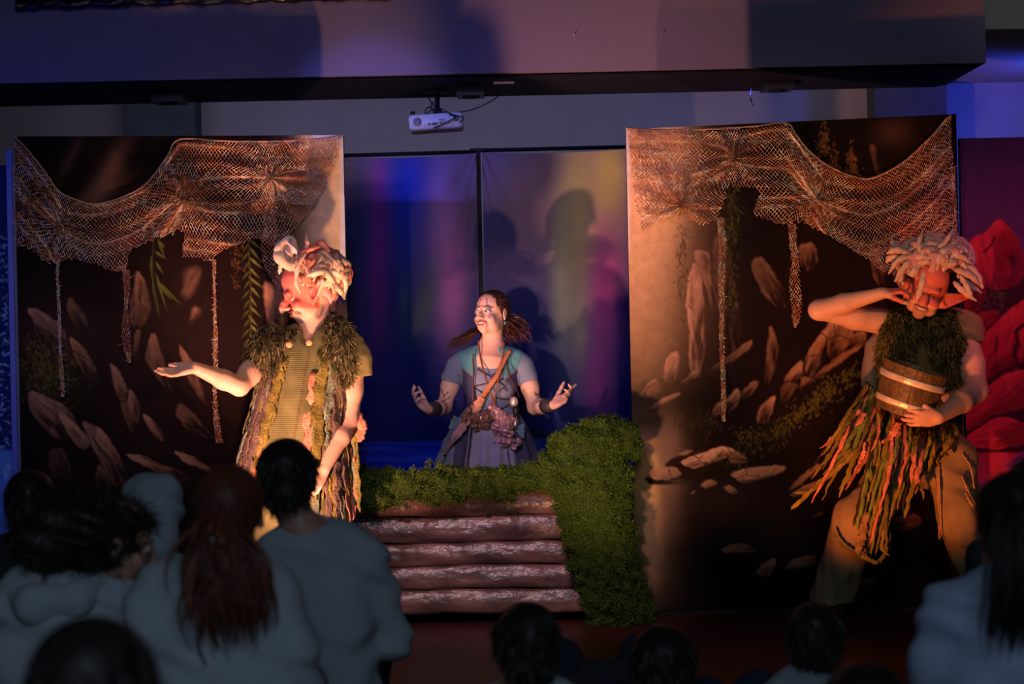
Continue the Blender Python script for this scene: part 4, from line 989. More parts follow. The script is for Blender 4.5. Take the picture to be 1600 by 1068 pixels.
# ---------------------------------------------------------------- troll in profile (left)
Y0 = -0.45
base = W(462, 900, Y0); base[2] = 0
T1 = thing('person', base, 'person in troll mask and rag tunic, facing left with one arm held out', 'person')
f = Fld(); hc = W(480, 458, Y0+0.02); R1 = rotm(yaw=-72, pitch=12, roll=-4)
L = head(f, hc, R1, 1.10, troll=True, smile=0.5, nose=0.72)
f.cone(L(0, 0.045, -0.05), W(492, 522, Y0+0.03), 0.048, 0.055, 0.02); f.cone(W(492, 505, Y0+0.03), W(490, 545, Y0+0.02), 0.06, 0.085, 0.04)
f.cone(W(418, 560, Y0), W(548, 560, Y0+0.02), 0.065, 0.065, 0.06); f.ell(W(478, 600, Y0), (0.175, 0.11, 0.20), k=0.06); f.ell(W(464, 695, Y0), (0.165, 0.12, 0.20), k=0.06); f.ell(W(462, 775, Y0), (0.165, 0.115, 0.14), k=0.06)
zf = 0.05
for sx, a in ((-1, 432), (1, 494)):
    hip = W(a, 790, Y0); kn = hip+np.array([sx*0.02, -0.02, -0.30]); an = np.array([kn[0]+sx*0.01, Y0+0.02, 0.09])
    f.path([hip, kn, an], [0.085, 0.058, 0.042], 0.03); f.cone(an+[0, 0, -0.03], an+[-0.06, -0.13, -0.045], 0.042, 0.035, 0.02)
# held out arm
sh, el, wr = W(408, 562, Y0-0.02), W(374, 603, Y0-0.16), W(304, 574, Y0-0.24)
f.path([sh, (sh+el)/2, el], [0.056, 0.050, 0.043], 0.03); f.path([el, el*0.65+wr*0.35, wr], [0.043, 0.044, 0.027], 0.02)
hand(f, wr, (-1, -0.15, -0.22), (0.05, -0.45, 0.9), (0, 0.8, 0.7), curl=(6, 10, 14, 18), spread=11, s=1.05, tdir=(0.8, 1.0, -0.1), tcurl=4)
sh, el, wr2 = W(552, 565, Y0+0.0), W(546, 655, Y0-0.02), W(507, 732, Y0-0.16)
f.path([sh, (sh+el)/2, el], [0.056, 0.050, 0.043], 0.03); f.path([el, el*0.65+wr2*0.35, wr2], [0.043, 0.044, 0.028], 0.02)
hand(f, wr2, norm(wr2-el), (-0.6, 0.7, 0), (-0.5, -1, 0.2), curl=(15, 18, 22, 26), spread=6)
zn = L(0, 0, -0.19)[2]
hb = (hc[0]-0.25, hc[1]-0.25, zn), (hc[0]+0.25, hc[1]+0.3, hc[2]+0.25)
parts = [f.mesh(0.0032, *hb), f.mesh(0.007, hi=(9, 9, zn+0.004)), ]
wl = W(325, 574, Y0-0.2)[0]
parts[1] = f.mesh(0.006, lo=(wl-0.004, -9, -9), hi=(9, 9, zn+0.004)); parts.append(f.mesh(0.0032, lo=(-9, -9, 0.8), hi=(wl, 9, zn)))
V, F = merge(parts)
C = np.tile(SK, (len(V), 1)); C *= (1+0.06*vnoise(V, 25, 2)[:, None])
fm = np.clip((V[:, 2]-L(0, -0.09, -0.045)[2])/0.01, 0, 1)*(V[:, 0] < L(0, 0.06, 0)[0]); C = cmix(C, fm*0.92, (0.58, 0.12, 0.09)); Q = ((V-hc)@R1)/1.10; fr = (np.linalg.norm(Q, axis=1) < 0.15)*1.0
for a, b in (((-0.024, -0.053), (0.024, -0.053)), ((-0.015, -0.071), (0.015, -0.071))): C = cmix(C, fr*seg2(Q, a, b, 0.004)*0.8, (0.30, 0.04, 0.04))
C = cmix(C, near(V, L(0, -0.085, -0.062), 0.03, 0.4)*0.8, (0.55, 0.12, 0.10))
C = cmix(C, np.maximum(near(V, L(0, -0.06, -0.095), 0.04, 1.0), near(V, L(0.045, -0.03, -0.075), 0.045, 1.0))*0.5*(V[:, 2] < L(0, 0, -0.05)[2]), (0.22, 0.13, 0.10))
for sx in (-1, 1):
    C = cmix(C, near(V, L(sx*0.031, -0.085, 0.0), 0.022, 0.5)*0.75, (0.16, 0.05, 0.05)); C = cmix(C, near(V, L(sx*0.115, -0.002, 0.003), (0.04, 0.03, 0.03), 0.6)*0.5, (0.25, 0.05, 0.04))
C = eyes_paint(C, V, L, R1, 1.10)
mk('body', V, F, M['skin'], T1, C)
wig_mesh(T1, W(498, 425, Y0+0.05), (0.145, 0.15, 0.10), 85, seed=3, extra=[
    ([W(462, 415, Y0-.02), W(440, 400, Y0-.02), W(437, 385, Y0-.02), W(455, 374, Y0), W(468, 395, Y0)], 0.022, (0.60, 0.46, 0.34)),
    ([W(470, 420, Y0-.04), W(447, 412, Y0-.05), W(434, 395, Y0-.02), W(445, 384, Y0), W(460, 388, Y0)], 0.026, (0.62, 0.48, 0.35)),
    ([W(446, 405, Y0-.01), W(450, 396, Y0-.02), W(456, 390, Y0-.02), W(462, 386, Y0)], 0.030, (0.56, 0.42, 0.36)),
    ([W(465, 412, Y0), W(462, 390, Y0-.03), W(450, 378, Y0-.03), W(458, 368, Y0)], 0.012, (0.6, 0.5, 0.5)),
    ([W(478, 400, Y0-.03), W(480, 385, Y0-.03), W(479, 364, Y0-.02)], 0.012, (0.70, 0.38, 0.26)),
    ([W(478, 395, Y0-.1), W(466, 415, Y0-.13), W(463, 440, Y0-.13), W(469, 458, Y0-.12)], 0.012, (0.62, 0.42, 0.33)),
    ([W(440, 405, Y0-.02), W(438, 418, Y0-.03), W(436, 428, Y0-.02)], 0.010, (0.60, 0.46, 0.36)),
    ([W(500, 385, Y0-.05), W(478, 392, Y0-.09), W(468, 405, Y0-.1), W(478, 418, Y0-.1)], 0.012, (0.66, 0.20, 0.14)),
    ([W(480, 392, Y0), W(500, 378, Y0-.03), W(512, 390, Y0-.04), W(510, 402, Y0-.05)], 0.012, (0.5, 0.16, 0.13)),
    ([W(505, 430, Y0-.08), W(525, 425, Y0-.06), W(540, 440, Y0), W(538, 468, Y0+.02)], 0.016, (0.63, 0.48, 0.36)),
    ([W(500, 440, Y0-.08), W(520, 445, Y0-.05), W(532, 455, Y0), W(537, 466, Y0+.02)], 0.014, (0.62, 0.47, 0.33)),
    ([W(480, 430, Y0-.12), W(505, 425, Y0-.11), W(520, 440, Y0-.06), W(510, 447, Y0-.06)], 0.016, (0.62, 0.46, 0.33))])
# cloth cap flap at the nape
fn = Fld().path([W(497, 448, Y0+.0), W(515, 462, Y0+.04), W(520, 482, Y0+.06)], [0.03, 0.035, 0.02], 0.02, sc=(1, 0.8, 1)); v, q = fn.mesh(0.006, disp=lambda P: vnoise(P, 80, 1)*0.003)
mk('cap_flap', v, q, M['cloth'], T1, np.tile([0.55, 0.27, 0.26], (len(v), 1)))
# ribbed tunic
tc = [(487, 528), (482, 570), (470, 640), (460, 720), (455, 790), (453, 850)]; tr = [0.085, 0.185, 0.205, 0.235, 0.262, 0.285]
tp = [W(x, y, Y0+0.01) for x, y in tc]
f = Fld().path(tp, tr, 0.03, n=14, sc=(1, 0.66, 1)); f.cone(W(420, 560, Y0), W(546, 558, Y0+0.02), 0.070, 0.070, 0.04)
f.cone(W(487, 540, Y0+.02), W(489, 500, Y0+.02), 0.070, 0.066, 0.01, 's'); f.half(W(455, 842, Y0), (0, 0, -1))
f.ell(W(478, 518, Y0-.10), (0.03, 0.05, 0.05), k=0.01, op='s')
V1, F1 = f.mesh(0.0075, disp=lambda P: 0.006*np.sin(P[:, 0]*34+P[:, 2]*6)+0.004*vnoise(P, 22, 2)); X, Yq = PXY(V1)
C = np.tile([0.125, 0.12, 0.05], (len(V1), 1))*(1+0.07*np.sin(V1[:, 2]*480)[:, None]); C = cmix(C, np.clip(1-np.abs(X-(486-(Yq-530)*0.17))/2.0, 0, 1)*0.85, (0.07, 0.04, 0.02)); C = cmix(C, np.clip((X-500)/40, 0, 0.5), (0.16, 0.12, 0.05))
tun_ = mk('tunic', V1, F1, M['rib'], T1, C)
f = Fld()
for sx, a in ((-1, 432), (1, 494)):
    hip = W(a, 800, Y0); kn = hip+np.array([sx*0.02, -0.02, -0.30]); an = np.array([kn[0]+sx*0.01, Y0+0.02, 0.13]); f.path([hip, kn, an], [0.105, 0.085, 0.075], 0.03)
v, q = f.mesh(0.010, disp=lambda P: vnoise(P, 40, 1)*0.004); mk('trousers', v, q, M['cloth'], T1, np.tile([0.12, 0.10, 0.05], (len(v), 1)))
f = Fld().path([W(546, 540, Y0+.0), W(556, 560, Y0+.0), W(559, 583, Y0+.0)], [0.07, 0.072, 0.066], 0.02); f.half(W(556, 590, Y0), (0.15, 0, -1)); v, q = f.mesh(0.006, disp=lambda P: vnoise(P, 60, 1)*0.003)
mk('cap_sleeve', v, q, M['cloth'], T1, np.tile([0.17, 0.14, 0.06], (len(v), 1)))
Cs = spline(tp, 60); Rs = np.interp(np.linspace(0, 1, 60), np.linspace(0, 1, 6), tr)
def tunic_pt(t, phi, lift):
    c = Cs[int(t*59)]; r = Rs[int(t*59)]+lift; return c+np.array([r*math.sin(phi), -0.66*r*math.cos(phi), 0])
r = random.Random(4); pal = [OLIVE, TEAL, MAUVE, SALMON, OLIVE, MUST, TEAL, SALMON, MAUVE, OLIVE]
phis = [-100, -88, -80, -72, -66, -60, -54, -48, -42, -37, -32, 14, 24, 30, 36, 42, 47, 52, 58, 63, 68, 74, 80, 86, 92, 98, 105]
for lay_ in (0, 1):
    for i, ph in enumerate(phis):
        if lay_ and i % 2: continue
        if ph == 14 and lay_: continue
        t0 = r.uniform(0.10, 0.16) if abs(ph) > 20 else 0.24; t1 = r.uniform(0.72, 0.99) if not lay_ else r.uniform(0.5, 0.85)
        P = np.array([tunic_pt(t, math.radians(ph+r.uniform(-2, 2)+(ph*0.10*t)), 0.014+0.014*lay_+0.05*max(0, t-0.4)) for t in np.linspace(t0, t1, 26)])
        strip(T1, P, r.uniform(0.016, 0.028), SALMON if ph == 14 else pal[(i*3+lay_*4) % 10], (math.cos(math.radians(ph)), math.sin(math.radians(ph)), 0))
for pts, col, w in [([(552, 640), (556, 700), (560, 760), (563, 800)], OLIVE, 0.012), ([(548, 650), (553, 720), (556, 790)], TEAL, 0.012), ([(545, 700), (549, 760), (551, 812)], SALMON, 0.02), ([(556, 640), (566, 668), (560, 690)], SALMON, 0.02), ([(535, 700), (540, 760), (543, 806)], MAUVE, 0.016), ([(525, 720), (530, 770), (531, 812)], OLIVE, 0.016)]:
    strip(T1, spline([W(x, y, Y0-0.03) for x, y in pts], 22), w, col, (1, 0.2, 0))
f = Fld().ell(W(420, 552, Y0-.03), (0.098, 0.105, 0.14), rotm(roll=18), 0.03).ell(W(530, 550, Y0-.03), (0.088, 0.105, 0.165), rotm(roll=-6), 0.03)
f.path([W(440, 532, Y0-.05), W(466, 524, Y0-.03), W(500, 515, Y0+.10), W(522, 508, Y0-.0)], [0.05, 0.03, 0.045, 0.05], 0.03); f.ell(W(485, 560, Y0-.16), (0.06, 0.11, 0.25), rotm(roll=5), 0.02, 's'); f.cone(W(487, 530, Y0-.02), W(484, 480, Y0-.02), 0.05, 0.062, 0.02, 's')
fur_collar(f, T1, 8000, 0.034, (0.035, 0.032, 0.013), (0.20, 0.165, 0.075), wid=0.0028)
for x, y in ((483, 535), (452, 538)):
    p = surf_at(V1, x, y, 0.035); MB().tube([p, p+[0, -0.006, 0], p+[0, -0.011, 0]], [0.015, 0.0155, 0.010], 16).build('button', mat('wood_button', (0.5, 0.26, 0.13), 0.5), tun_)

# ---------------------------------------------------------------- troll with the bucket (right)
base = W(1440, 900, Y0); base[2] = 0
T2 = thing('person', base, 'person in red troll mask and shaggy wig, bending over and hugging a wooden bucket', 'person')
f = Fld(); hc = W(1449, 455, Y0-0.14); R2 = rotm(yaw=-12, pitch=14, roll=22); L = head(f, hc, R2, 1.12, troll=True, smile=0.9, nose=0.4)
f.cone(L(0, 0.03, -0.04), W(1446, 520, Y0+.0), 0.058, 0.075, 0.03); f.cone(W(1395, 512, Y0+.0), W(1500, 520, Y0), 0.065, 0.068, 0.06)
f.ell(W(1443, 575, Y0), (0.165, 0.115, 0.19), k=0.06); f.ell(W(1448, 655, Y0), (0.155, 0.12, 0.16), k=0.06); f.ell(W(1455, 710, Y0), (0.165, 0.12, 0.11), k=0.06)
leg = {}
for nme, hp, kn, an in (('r', (1420, 722), (1338, 812), (1300, 925)), ('l', (1486, 718), (1500, 805), (1533, 925))):
    h_ = W(*hp, Y0); k_ = W(*kn, Y0-0.14); a_ = W(*an, Y0-0.02); a_[2] = 0.115; leg[nme] = (h_, k_, a_)
    f.path([h_, k_, a_], [0.088, 0.06, 0.043], 0.03)
sh, el, wr = W(1392, 505, Y0+.0), W(1279, 484, Y0-.10), W(1378, 458, Y0-.20)
f.path([sh, (sh+el)/2, el], [0.062, 0.056, 0.044], 0.03); f.path([el, el*0.6+wr*0.4, wr], [0.045, 0.043, 0.027], 0.02)
hand(f, wr, (0.95, -0.1, 0.12), (0.2, 0.2, -1), (0.1, -1, 0), curl=(48, 45, 42, 40), spread=6, tdir=(0.6, 1, 0.6))
sh, el, wr2 = W(1508, 528, Y0-.02), W(1526, 610, Y0-.20), W(1466, 652, Y0-.44)
f.path([sh, (sh+el)/2, el], [0.062, 0.060, 0.050], 0.03); f.path([el, el*0.6+wr2*0.4, wr2], [0.050, 0.050, 0.029], 0.02)
hand(f, wr2, (-1, -0.08, -0.02), (-0.1, 0.95, 0.25), (0, 0.1, 1), curl=(22, 24, 26, 28), spread=5, s=1.08, tdir=(0.75, 1, 0.3))
xs = W(1366, 460, Y0-.2)[0]; hz = L(0, 0, -0.17)[2]
parts = [f.mesh(0.0032, lo=(xs, -9, hz), hi=(9, 9, hc[2]+0.22)), f.mesh(0.007, hi=(xs+0.004, 9, 9)), f.mesh(0.0042, lo=(xs, -9, W(0, 690, Y0-.3)[2]), hi=(9, 9, hz+0.003)), f.mesh(0.008, lo=(xs, -9, -9), hi=(9, 9, W(0, 690, Y0-.3)[2]+0.004))]
V, F = merge(parts); C = np.tile(SK, (len(V), 1))*(1+0.06*vnoise(V, 25, 2)[:, None])
hm = np.clip((0.185-np.linalg.norm(V-hc, axis=1))/0.01, 0, 1)*np.clip(((V-hc)@R2[:, 2]+0.045*1.1)/0.008, 0, 1); C = cmix(C, hm*0.95, (0.62, 0.13, 0.08))
em = np.clip((0.22-np.linalg.norm(V-hc, axis=1))/0.01, 0, 1)*(np.abs((V-hc)@R2[:, 0]) > 0.08); C = cmix(C, em*0.9, (0.60, 0.14, 0.08))
for sx in (-1, 1):
    C = cmix(C, near(V, L(sx*0.031, -0.085, 0.002), 0.025, 0.5)*0.85, (0.12, 0.03, 0.03)); C = cmix(C, near(V, L(sx*0.115, -0.002, 0.003), (0.04, 0.03, 0.03), 0.6)*0.6, (0.22, 0.05, 0.03))
C = cmix(C, near(V, L(0, -0.07, -0.098), 0.032, 0.6)*0.6, (0.16, 0.07, 0.04)); Q = ((V-hc)@R2)/1.12; fr = (np.linalg.norm(Q, axis=1) < 0.14)*1.0
for a, b in (((-0.028, -0.053), (0, -0.0555)), ((0, -0.0555), (0.028, -0.053)), ((-0.028, -0.054), (-0.013, -0.072)), ((0.028, -0.054), (0.013, -0.072)), ((-0.013, -0.072), (0.013, -0.072))): C = cmix(C, fr*seg2(Q, a, b, 0.004)*0.8, (0.30, 0.06, 0.05))
C = cmix(C, fr*np.clip((1-np.hypot(Q[:, 0]/0.023, (Q[:, 2]+0.0625)/0.0055))/0.4, 0, 1), (0.75, 0.68, 0.6))
C = cmix(C, seg_mask(V, L(-0.026, -0.083, -0.06), L(0.026, -0.083, -0.06), 0.0)*0, (0, 0, 0)); C = eyes_paint(C, V, L, R2, 1.12)
mk('body', V, F, M['skin'], T2, C)
rr_ = random.Random(9); ex = []
for a, b, c in [((1440, 400), (1436, 382), (1443, 357)), ((1455, 395), (1475, 380), (1490, 357)), ((1460, 400), (1480, 388), (1495, 385)), ((1430, 400), (1405, 405), (1388, 428)), ((1420, 395), (1400, 390), (1385, 396)), ((1425, 410), (1410, 425), (1406, 448)),
                ((1440, 405), (1428, 425), (1420, 430)), ((1445, 420), (1440, 445), (1431, 474)), ((1452, 425), (1444, 450), (1436, 462)), ((1490, 420), (1515, 430), (1531, 445)), ((1495, 430), (1515, 445), (1534, 458)), ((1490, 440), (1505, 455), (1526, 470)), ((1480, 410), (1500, 400), (1518, 412)),
                ((1470, 400), (1490, 392), (1500, 405)), ((1500, 430), (1512, 450), (1519, 468)), ((1420, 400), (1395, 400), (1384, 410)), ((1415, 395), (1395, 380), (1400, 375)), ((1460, 420), (1456, 440), (1458, 432)), ((1500, 412), (1522, 425), (1536, 450)), ((1430, 405), (1415, 415), (1398, 440))]:
    y = Y0-0.14-rr_.uniform(0.03, 0.10); ex.append(([W(*a, y), W(*b, y-0.02), W(*c, y)], rr_.uniform(0.012, 0.02), np.array((0.60, 0.46, 0.40))*rr_.uniform(0.8, 1.05)))
wig_mesh(T2, W(1460, 404, Y0-0.11), (0.185, 0.16, 0.092), 120, seed=11, extra=ex, cream=(0.56, 0.42, 0.37), pink=(0.44, 0.25, 0.28))
# clothes
f = Fld().ell(W(1443, 575, Y0), (0.175, 0.125, 0.20), k=0.05).ell(W(1445, 655, Y0), (0.17, 0.135, 0.15), k=0.05); f.cone(W(1400, 512, Y0+.0), W(1496, 520, Y0), 0.072, 0.075, 0.05)
f.path([W(1390, 510, Y0+.02), W(1372, 540, Y0+.02), W(1362, 600, Y0+.02)], [0.06, 0.05, 0.05], 0.03); f.cone(W(1449, 535, Y0), W(1449, 480, Y0-.02), 0.07, 0.09, 0.02, 's'); f.half(W(1440, 690, Y0), (0, 0, -1))
V2, F2 = f.mesh(0.008, disp=lambda P: 0.007*np.sin(P[:, 0]*50+P[:, 2]*9)+0.004*vnoise(P, 30, 2)); X, _ = PXY(V2); C = np.tile([0.10, 0.085, 0.035], (len(V2), 1)); C = cmix(C, np.clip((1392-X)/8, 0, 1), (0.20, 0.16, 0.13)); mk('vest', V2, F2, M['cloth'], T2, C)
f = Fld().path([W(1490, 505, Y0-.0), W(1508, 515, Y0-.02), W(1517, 540, Y0-.03)], [0.075, 0.082, 0.074], 0.03); f.half(W(1517, 535, Y0), (0.35, 0, -1)); v, q = f.mesh(0.006, disp=lambda P: 0.005*vnoise(P, 45, 1)+0.003*np.sin(P[:, 2]*120+P[:, 0]*60)); mk('cap_sleeve', v, q, M['cloth'], T2, np.tile([0.27, 0.20, 0.09], (len(v), 1)))
f = Fld().ell(W(1455, 712, Y0), (0.185, 0.135, 0.12), k=0.06)
for n_ in 'rl':
    h_, k_, a_ = leg[n_]; f.path([h_, k_, a_+[0, 0, 0.02]], [0.118, 0.098, 0.098], 0.05); f.half(a_+np.array([0, 0, -0.0]), (0, 0, -1)) if n_ == 'x' else None
f.half((0, 0, 0.115), (0, 0, -1))
V3, F3 = f.mesh(0.008, disp=lambda P: 0.008*np.sin(P[:, 2]*45+P[:, 0]*30+3*vnoise(P, 12, 5))*np.exp(-((P[:, 2]-0.80)/0.18)**2)+0.006*vnoise(P*[1, 1, 0.4], 45, 2)); X, Yq = PXY(V3)
C = np.tile([0.26, 0.19, 0.09], (len(V3), 1)); C = cmix(C, np.clip((1300-X)/25, 0, 1)*np.clip((900-Yq)/60, 0, 1)*0.7, (0.14, 0.09, 0.12)); C = cmix(C, np.clip(vnoise(V3*[1, 1, 0.2], 60, 7)-0.2, 0, 0.6)*(Yq > 850), (0.08, 0.07, 0.04)); trs_ = mk('trousers', V3, F3, M['cloth'], T2, C)
for n_, sx in (('r', -1), ('l', 1)):
    a_ = leg[n_][2]; b_ = Fld().cone(a_+[0, 0, 0.03], a_+[0, 0, -0.055], 0.062, 0.058, 0.02).path([a_+[0, 0.03, -0.065], a_+[sx*0.03, -0.10, -0.07], a_+[sx*0.05, -0.17, -0.078]], [0.05, 0.048, 0.036], 0.03); b_.half((0, 0, 0.002), (0, 0, -1)); v, q = b_.mesh(0.008); mk('boot', v, q, M['leather'], T2, np.tile([0.05, 0.03, 0.02], (len(v), 1)))
for pts in [[(1467, 725), (1469, 770), (1470, 815), (1472, 838)], [(1464, 728), (1466, 780), (1468, 842)], [(1502, 742), (1512, 765), (1524, 790)], [(1508, 770), (1518, 788), (1526, 800)], [(1503, 708), (1514, 725), (1520, 745), (1522, 762)], [(1337, 790), (1342, 820), (1348, 850), (1356, 872)]]:
    P = lay(V3, pts, 30, 0.012); MB().tube(P+RNG.normal(size=P.shape)*0.001, 0.0045, 6, np.array([0.42, 0.25, 0.12])).build('stitched_cord', M['rag'], trs_)
r = random.Random(21); Sx = [1352, 1375, 1400, 1430, 1465, 1490]; Sy = [600, 625, 650, 668, 672, 665]
Ex = [(1236, 778), (1262, 800), (1292, 815), (1330, 850), (1350, 872), (1385, 875), (1405, 835), (1420, 790), (1450, 742), (1470, 728), (1492, 715)]
pal = [MUST, SALMON, DARK, MUST, OLIVE, GREENS, DARK, SALMON, MUST, OLIVE, GREENS]
for i in range(72):
    u = r.random(); s0 = np.array([np.interp(u*5, range(6), Sx), np.interp(u*5, range(6), Sy)-8]); w_ = min(max(u*10+r.uniform(-1.2, 1.2), 0), 10); e = np.array([np.interp(w_, range(11), [p[0] for p in Ex]), np.interp(w_, range(11), [p[1] for p in Ex])]); k = r.uniform(0.45, 1.0); e = s0+(e-s0)*k
    y = Y0-0.15-r.uniform(0, 0.14); mid = (s0+e)/2+np.array([r.uniform(-6, 10), r.uniform(-8, 12)]); P = spline([W(*s0, Y0-.14), W(*mid, y-0.03), W(*e, y)], 22)
    strip(T2, P, r.uniform(0.005, 0.012), pal[i % 11], (0.9, 0.1, 0.5), 0.5)
for pts, col, w in [([(1372, 640), (1374, 700), (1366, 760), (1368, 830)], MUST, 0.008), ([(1430, 680), (1412, 740), (1392, 800), (1378, 850), (1390, 868)], MUST, 0.009), ([(1345, 640), (1320, 665), (1295, 690), (1280, 700)], SALMON, 0.013), ([(1352, 645), (1335, 670), (1318, 700), (1310, 715)], SALMON, 0.011),
                    ([(1405, 660), (1392, 680), (1378, 692)], SALMON, 0.017), ([(1350, 690), (1348, 710), (1342, 725)], SALMON, 0.011), ([(1340, 700), (1310, 730), (1280, 755), (1248, 785), (1236, 795)], MUST, 0.011), ([(1330, 700), (1300, 735), (1270, 765), (1240, 770)], OLIVE, 0.010),
                    ([(1345, 868), (1370, 878), (1385, 862), (1384, 845)], MUST, 0.009), ([(1300, 830), (1320, 855), (1350, 872)], OLIVE, 0.008), ([(1352, 800), (1346, 840), (1340, 865)], (0.30, 0.18, 0.08), 0.018), ([(1425, 760), (1438, 764), (1442, 780)], MUST, 0.006)]:
    strip(T2, spline([W(x, y, Y0-0.26) for x, y in pts], 24), w, col, (0.9, 0.1, 0.45), 0.4)
f = Fld().ell(W(1402, 548, Y0-.08), (0.085, 0.085, 0.19), rotm(roll=4), 0.03).ell(W(1476, 545, Y0-.08), (0.092, 0.085, 0.175), rotm(roll=-6), 0.03).path([W(1405, 500, Y0-.02), W(1440, 505, Y0-.10), W(1485, 500, Y0-.03)], [0.05, 0.05, 0.05], 0.03)
f.ell(W(1438, 575, Y0-.18), (0.028, 0.1, 0.13), k=0.02, op='s')
fur_collar(f, T2, 8500, 0.038, (0.025, 0.025, 0.009), (0.16, 0.14, 0.04), wid=0.0028)
# bucket
bc = W(1409, 645, Y0-0.32); RB = rotm(roll=18, pitch=7); ru, rl_, hb = 0.148, 0.120, 0.215
BK = thing('bucket', bc, 'old wooden stave bucket with two pale metal hoops, hugged by the bent troll', 'bucket')
def bpl(V): return np.asarray(V)@RB.T+bc
m = MB(); ns = 18
for i in range(ns):
    a0 = 2*PI*i/ns+0.006; a1 = 2*PI*(i+1)/ns-0.006; V = []
    for z, R_ in ((0, rl_), (hb/2, (ru+rl_)/2+0.006), (hb, ru)):
        for a in (a0, (a0+a1)/2, a1): V.append((R_*math.cos(a), R_*math.sin(a), z))
        for a in (a1, (a0+a1)/2, a0): V.append(((R_-0.012)*math.cos(a), (R_-0.012)*math.sin(a), z))
    F = []
    for l in range(2):
        for j in range(6): F.append((l*6+j, l*6+(j+1) % 6, l*6+6+(j+1) % 6, l*6+6+j))
    F += [tuple(range(6))[::-1], tuple(range(12, 18))]; c = np.array([0.13, 0.085, 0.034])*r.uniform(0.65, 1.25); m.add(bpl(V), F, c)
m.build('staves', mat('stave_wood', vc=True, rough=0.5, bump=0.6, bscale=50, var=0.4, vscale=25), BK, smooth=False)
V, F = tube([(0, 0, 0.008), (0, 0, 0.02)], rl_-0.008, 30); mk('bottom', bpl(V), F, M['oldwood'], BK)
for zc, hh_ in ((0.048, 0.028), (0.156, 0.030)):
    V = []; F = []; n = 48
    for i in range(n):
        a = 2*PI*i/n
        for dz, ro in ((-hh_/2, 0.0015), (-hh_/2.6, 0.004), (hh_/2.6, 0.004), (hh_/2, 0.0015), (hh_/2, -0.004), (-hh_/2, -0.004)):
            z = zc+dz; R_ = rl_+(ru-rl_)*z/hb+0.006*math.sin(PI*z/hb)+ro+0.0012*math.sin(a*9+zc*80); V.append((R_*math.cos(a), R_*math.sin(a), z))
    for i in range(n):
        for j in range(6): F.append((i*6+j, ((i+1) % n)*6+j, ((i+1) % n)*6+(j+1) % 6, i*6+(j+1) % 6))
    mk('hoop', bpl(V), F, M['hoop'], BK)
# ---------------------------------------------------------------- woman with open arms (middle)
YW = 0.42
base = W(765, 900, YW); base[2] = 0
WM = thing('person', base, 'smiling woman with face paint, ponytail and blue vest, arms open, behind the mossy planks', 'person')
f = Fld(); hc = W(767, 490, YW-0.02); RW = rotm(yaw=-32, pitch=-9, roll=-2); s = 1.0; L = head(f, hc, RW, s, smile=1.0, female=True)
f.cone(L(0, 0.035, -0.05), W(767, 548, YW+.02), 0.047, 0.050, 0.03); f.cone(W(767, 540, YW+.02), W(766, 560, YW+.01), 0.05, 0.09, 0.05); f.path([W(724, 562, YW), W(767, 549, YW+.02), W(808, 562, YW)], [0.040, 0.045, 0.040], 0.04)
f.ell(W(766, 592, YW), (0.125, 0.085, 0.13), k=0.05); f.ell(W(766, 645, YW), (0.105, 0.08, 0.12), k=0.05); f.ell(W(765, 700, YW), (0.15, 0.10, 0.10), k=0.05)
for sx, a in ((-1, 742), (1, 788)):
    hip = W(a, 712, YW); kn = np.array([hip[0], YW-0.01, 0.45]); an = np.array([hip[0]+sx*0.01, YW+.02, 0.08]); f.path([hip, kn, an], [0.075, 0.05, 0.036], 0.03); f.cone(an+[0, 0, -0.04], an+[0, -0.13, -0.045], 0.036, 0.03, 0.02)
LA = (W(712, 572, YW), W(694, 636, YW-.03), W(669, 640, YW-.23)); RA = (W(820, 572, YW), W(836, 636, YW-.03), W(865, 632, YW-.20))
for a, b, c in (LA, RA):
    f.path([a, (a+b)/2, b], [0.040, 0.042, 0.036], 0.03); f.path([b, b*0.6+c*0.4, c], [0.037, 0.037, 0.023], 0.02)
hand(f, LA[2], (-0.62, -0.45, 0.55), (0.55, -0.45, 0.65), (0.35, 0.1, 1), curl=(20, 26, 32, 36), spread=9, s=0.97, tdir=(1.0, 0.75, 0.1), tcurl=2)
hand(f, RA[2], (0.72, -0.4, 0.42), (-0.5, -0.5, 0.6), (-0.35, 0.1, 1), curl=(4, 28, 38, 44), spread=8, s=0.97, tdir=(1.0, 0.7, 0.1), tcurl=2)
z1 = L(0, 0, -0.17)[2]; z2 = W(0, 665, YW-.2)[2]
parts = [f.mesh(0.0026, lo=(hc[0]-0.2, -9, z1), hi=(hc[0]+0.2, 9, 9)), f.mesh(0.0036, lo=(-9, -9, z2), hi=(9, 9, z1+0.003)), f.mesh(0.009, hi=(9, 9, z2+0.006))]
V, F = merge(parts); C = np.tile([0.66, 0.42, 0.34], (len(V), 1))*(1+0.04*vnoise(V, 30, 2)[:, None])
Q = ((V-hc)@RW)/s; inh = (np.linalg.norm(V-hc, axis=1) < 0.15)*(Q[:, 1] < -0.03)
BL = (0.10, 0.09, 0.42)
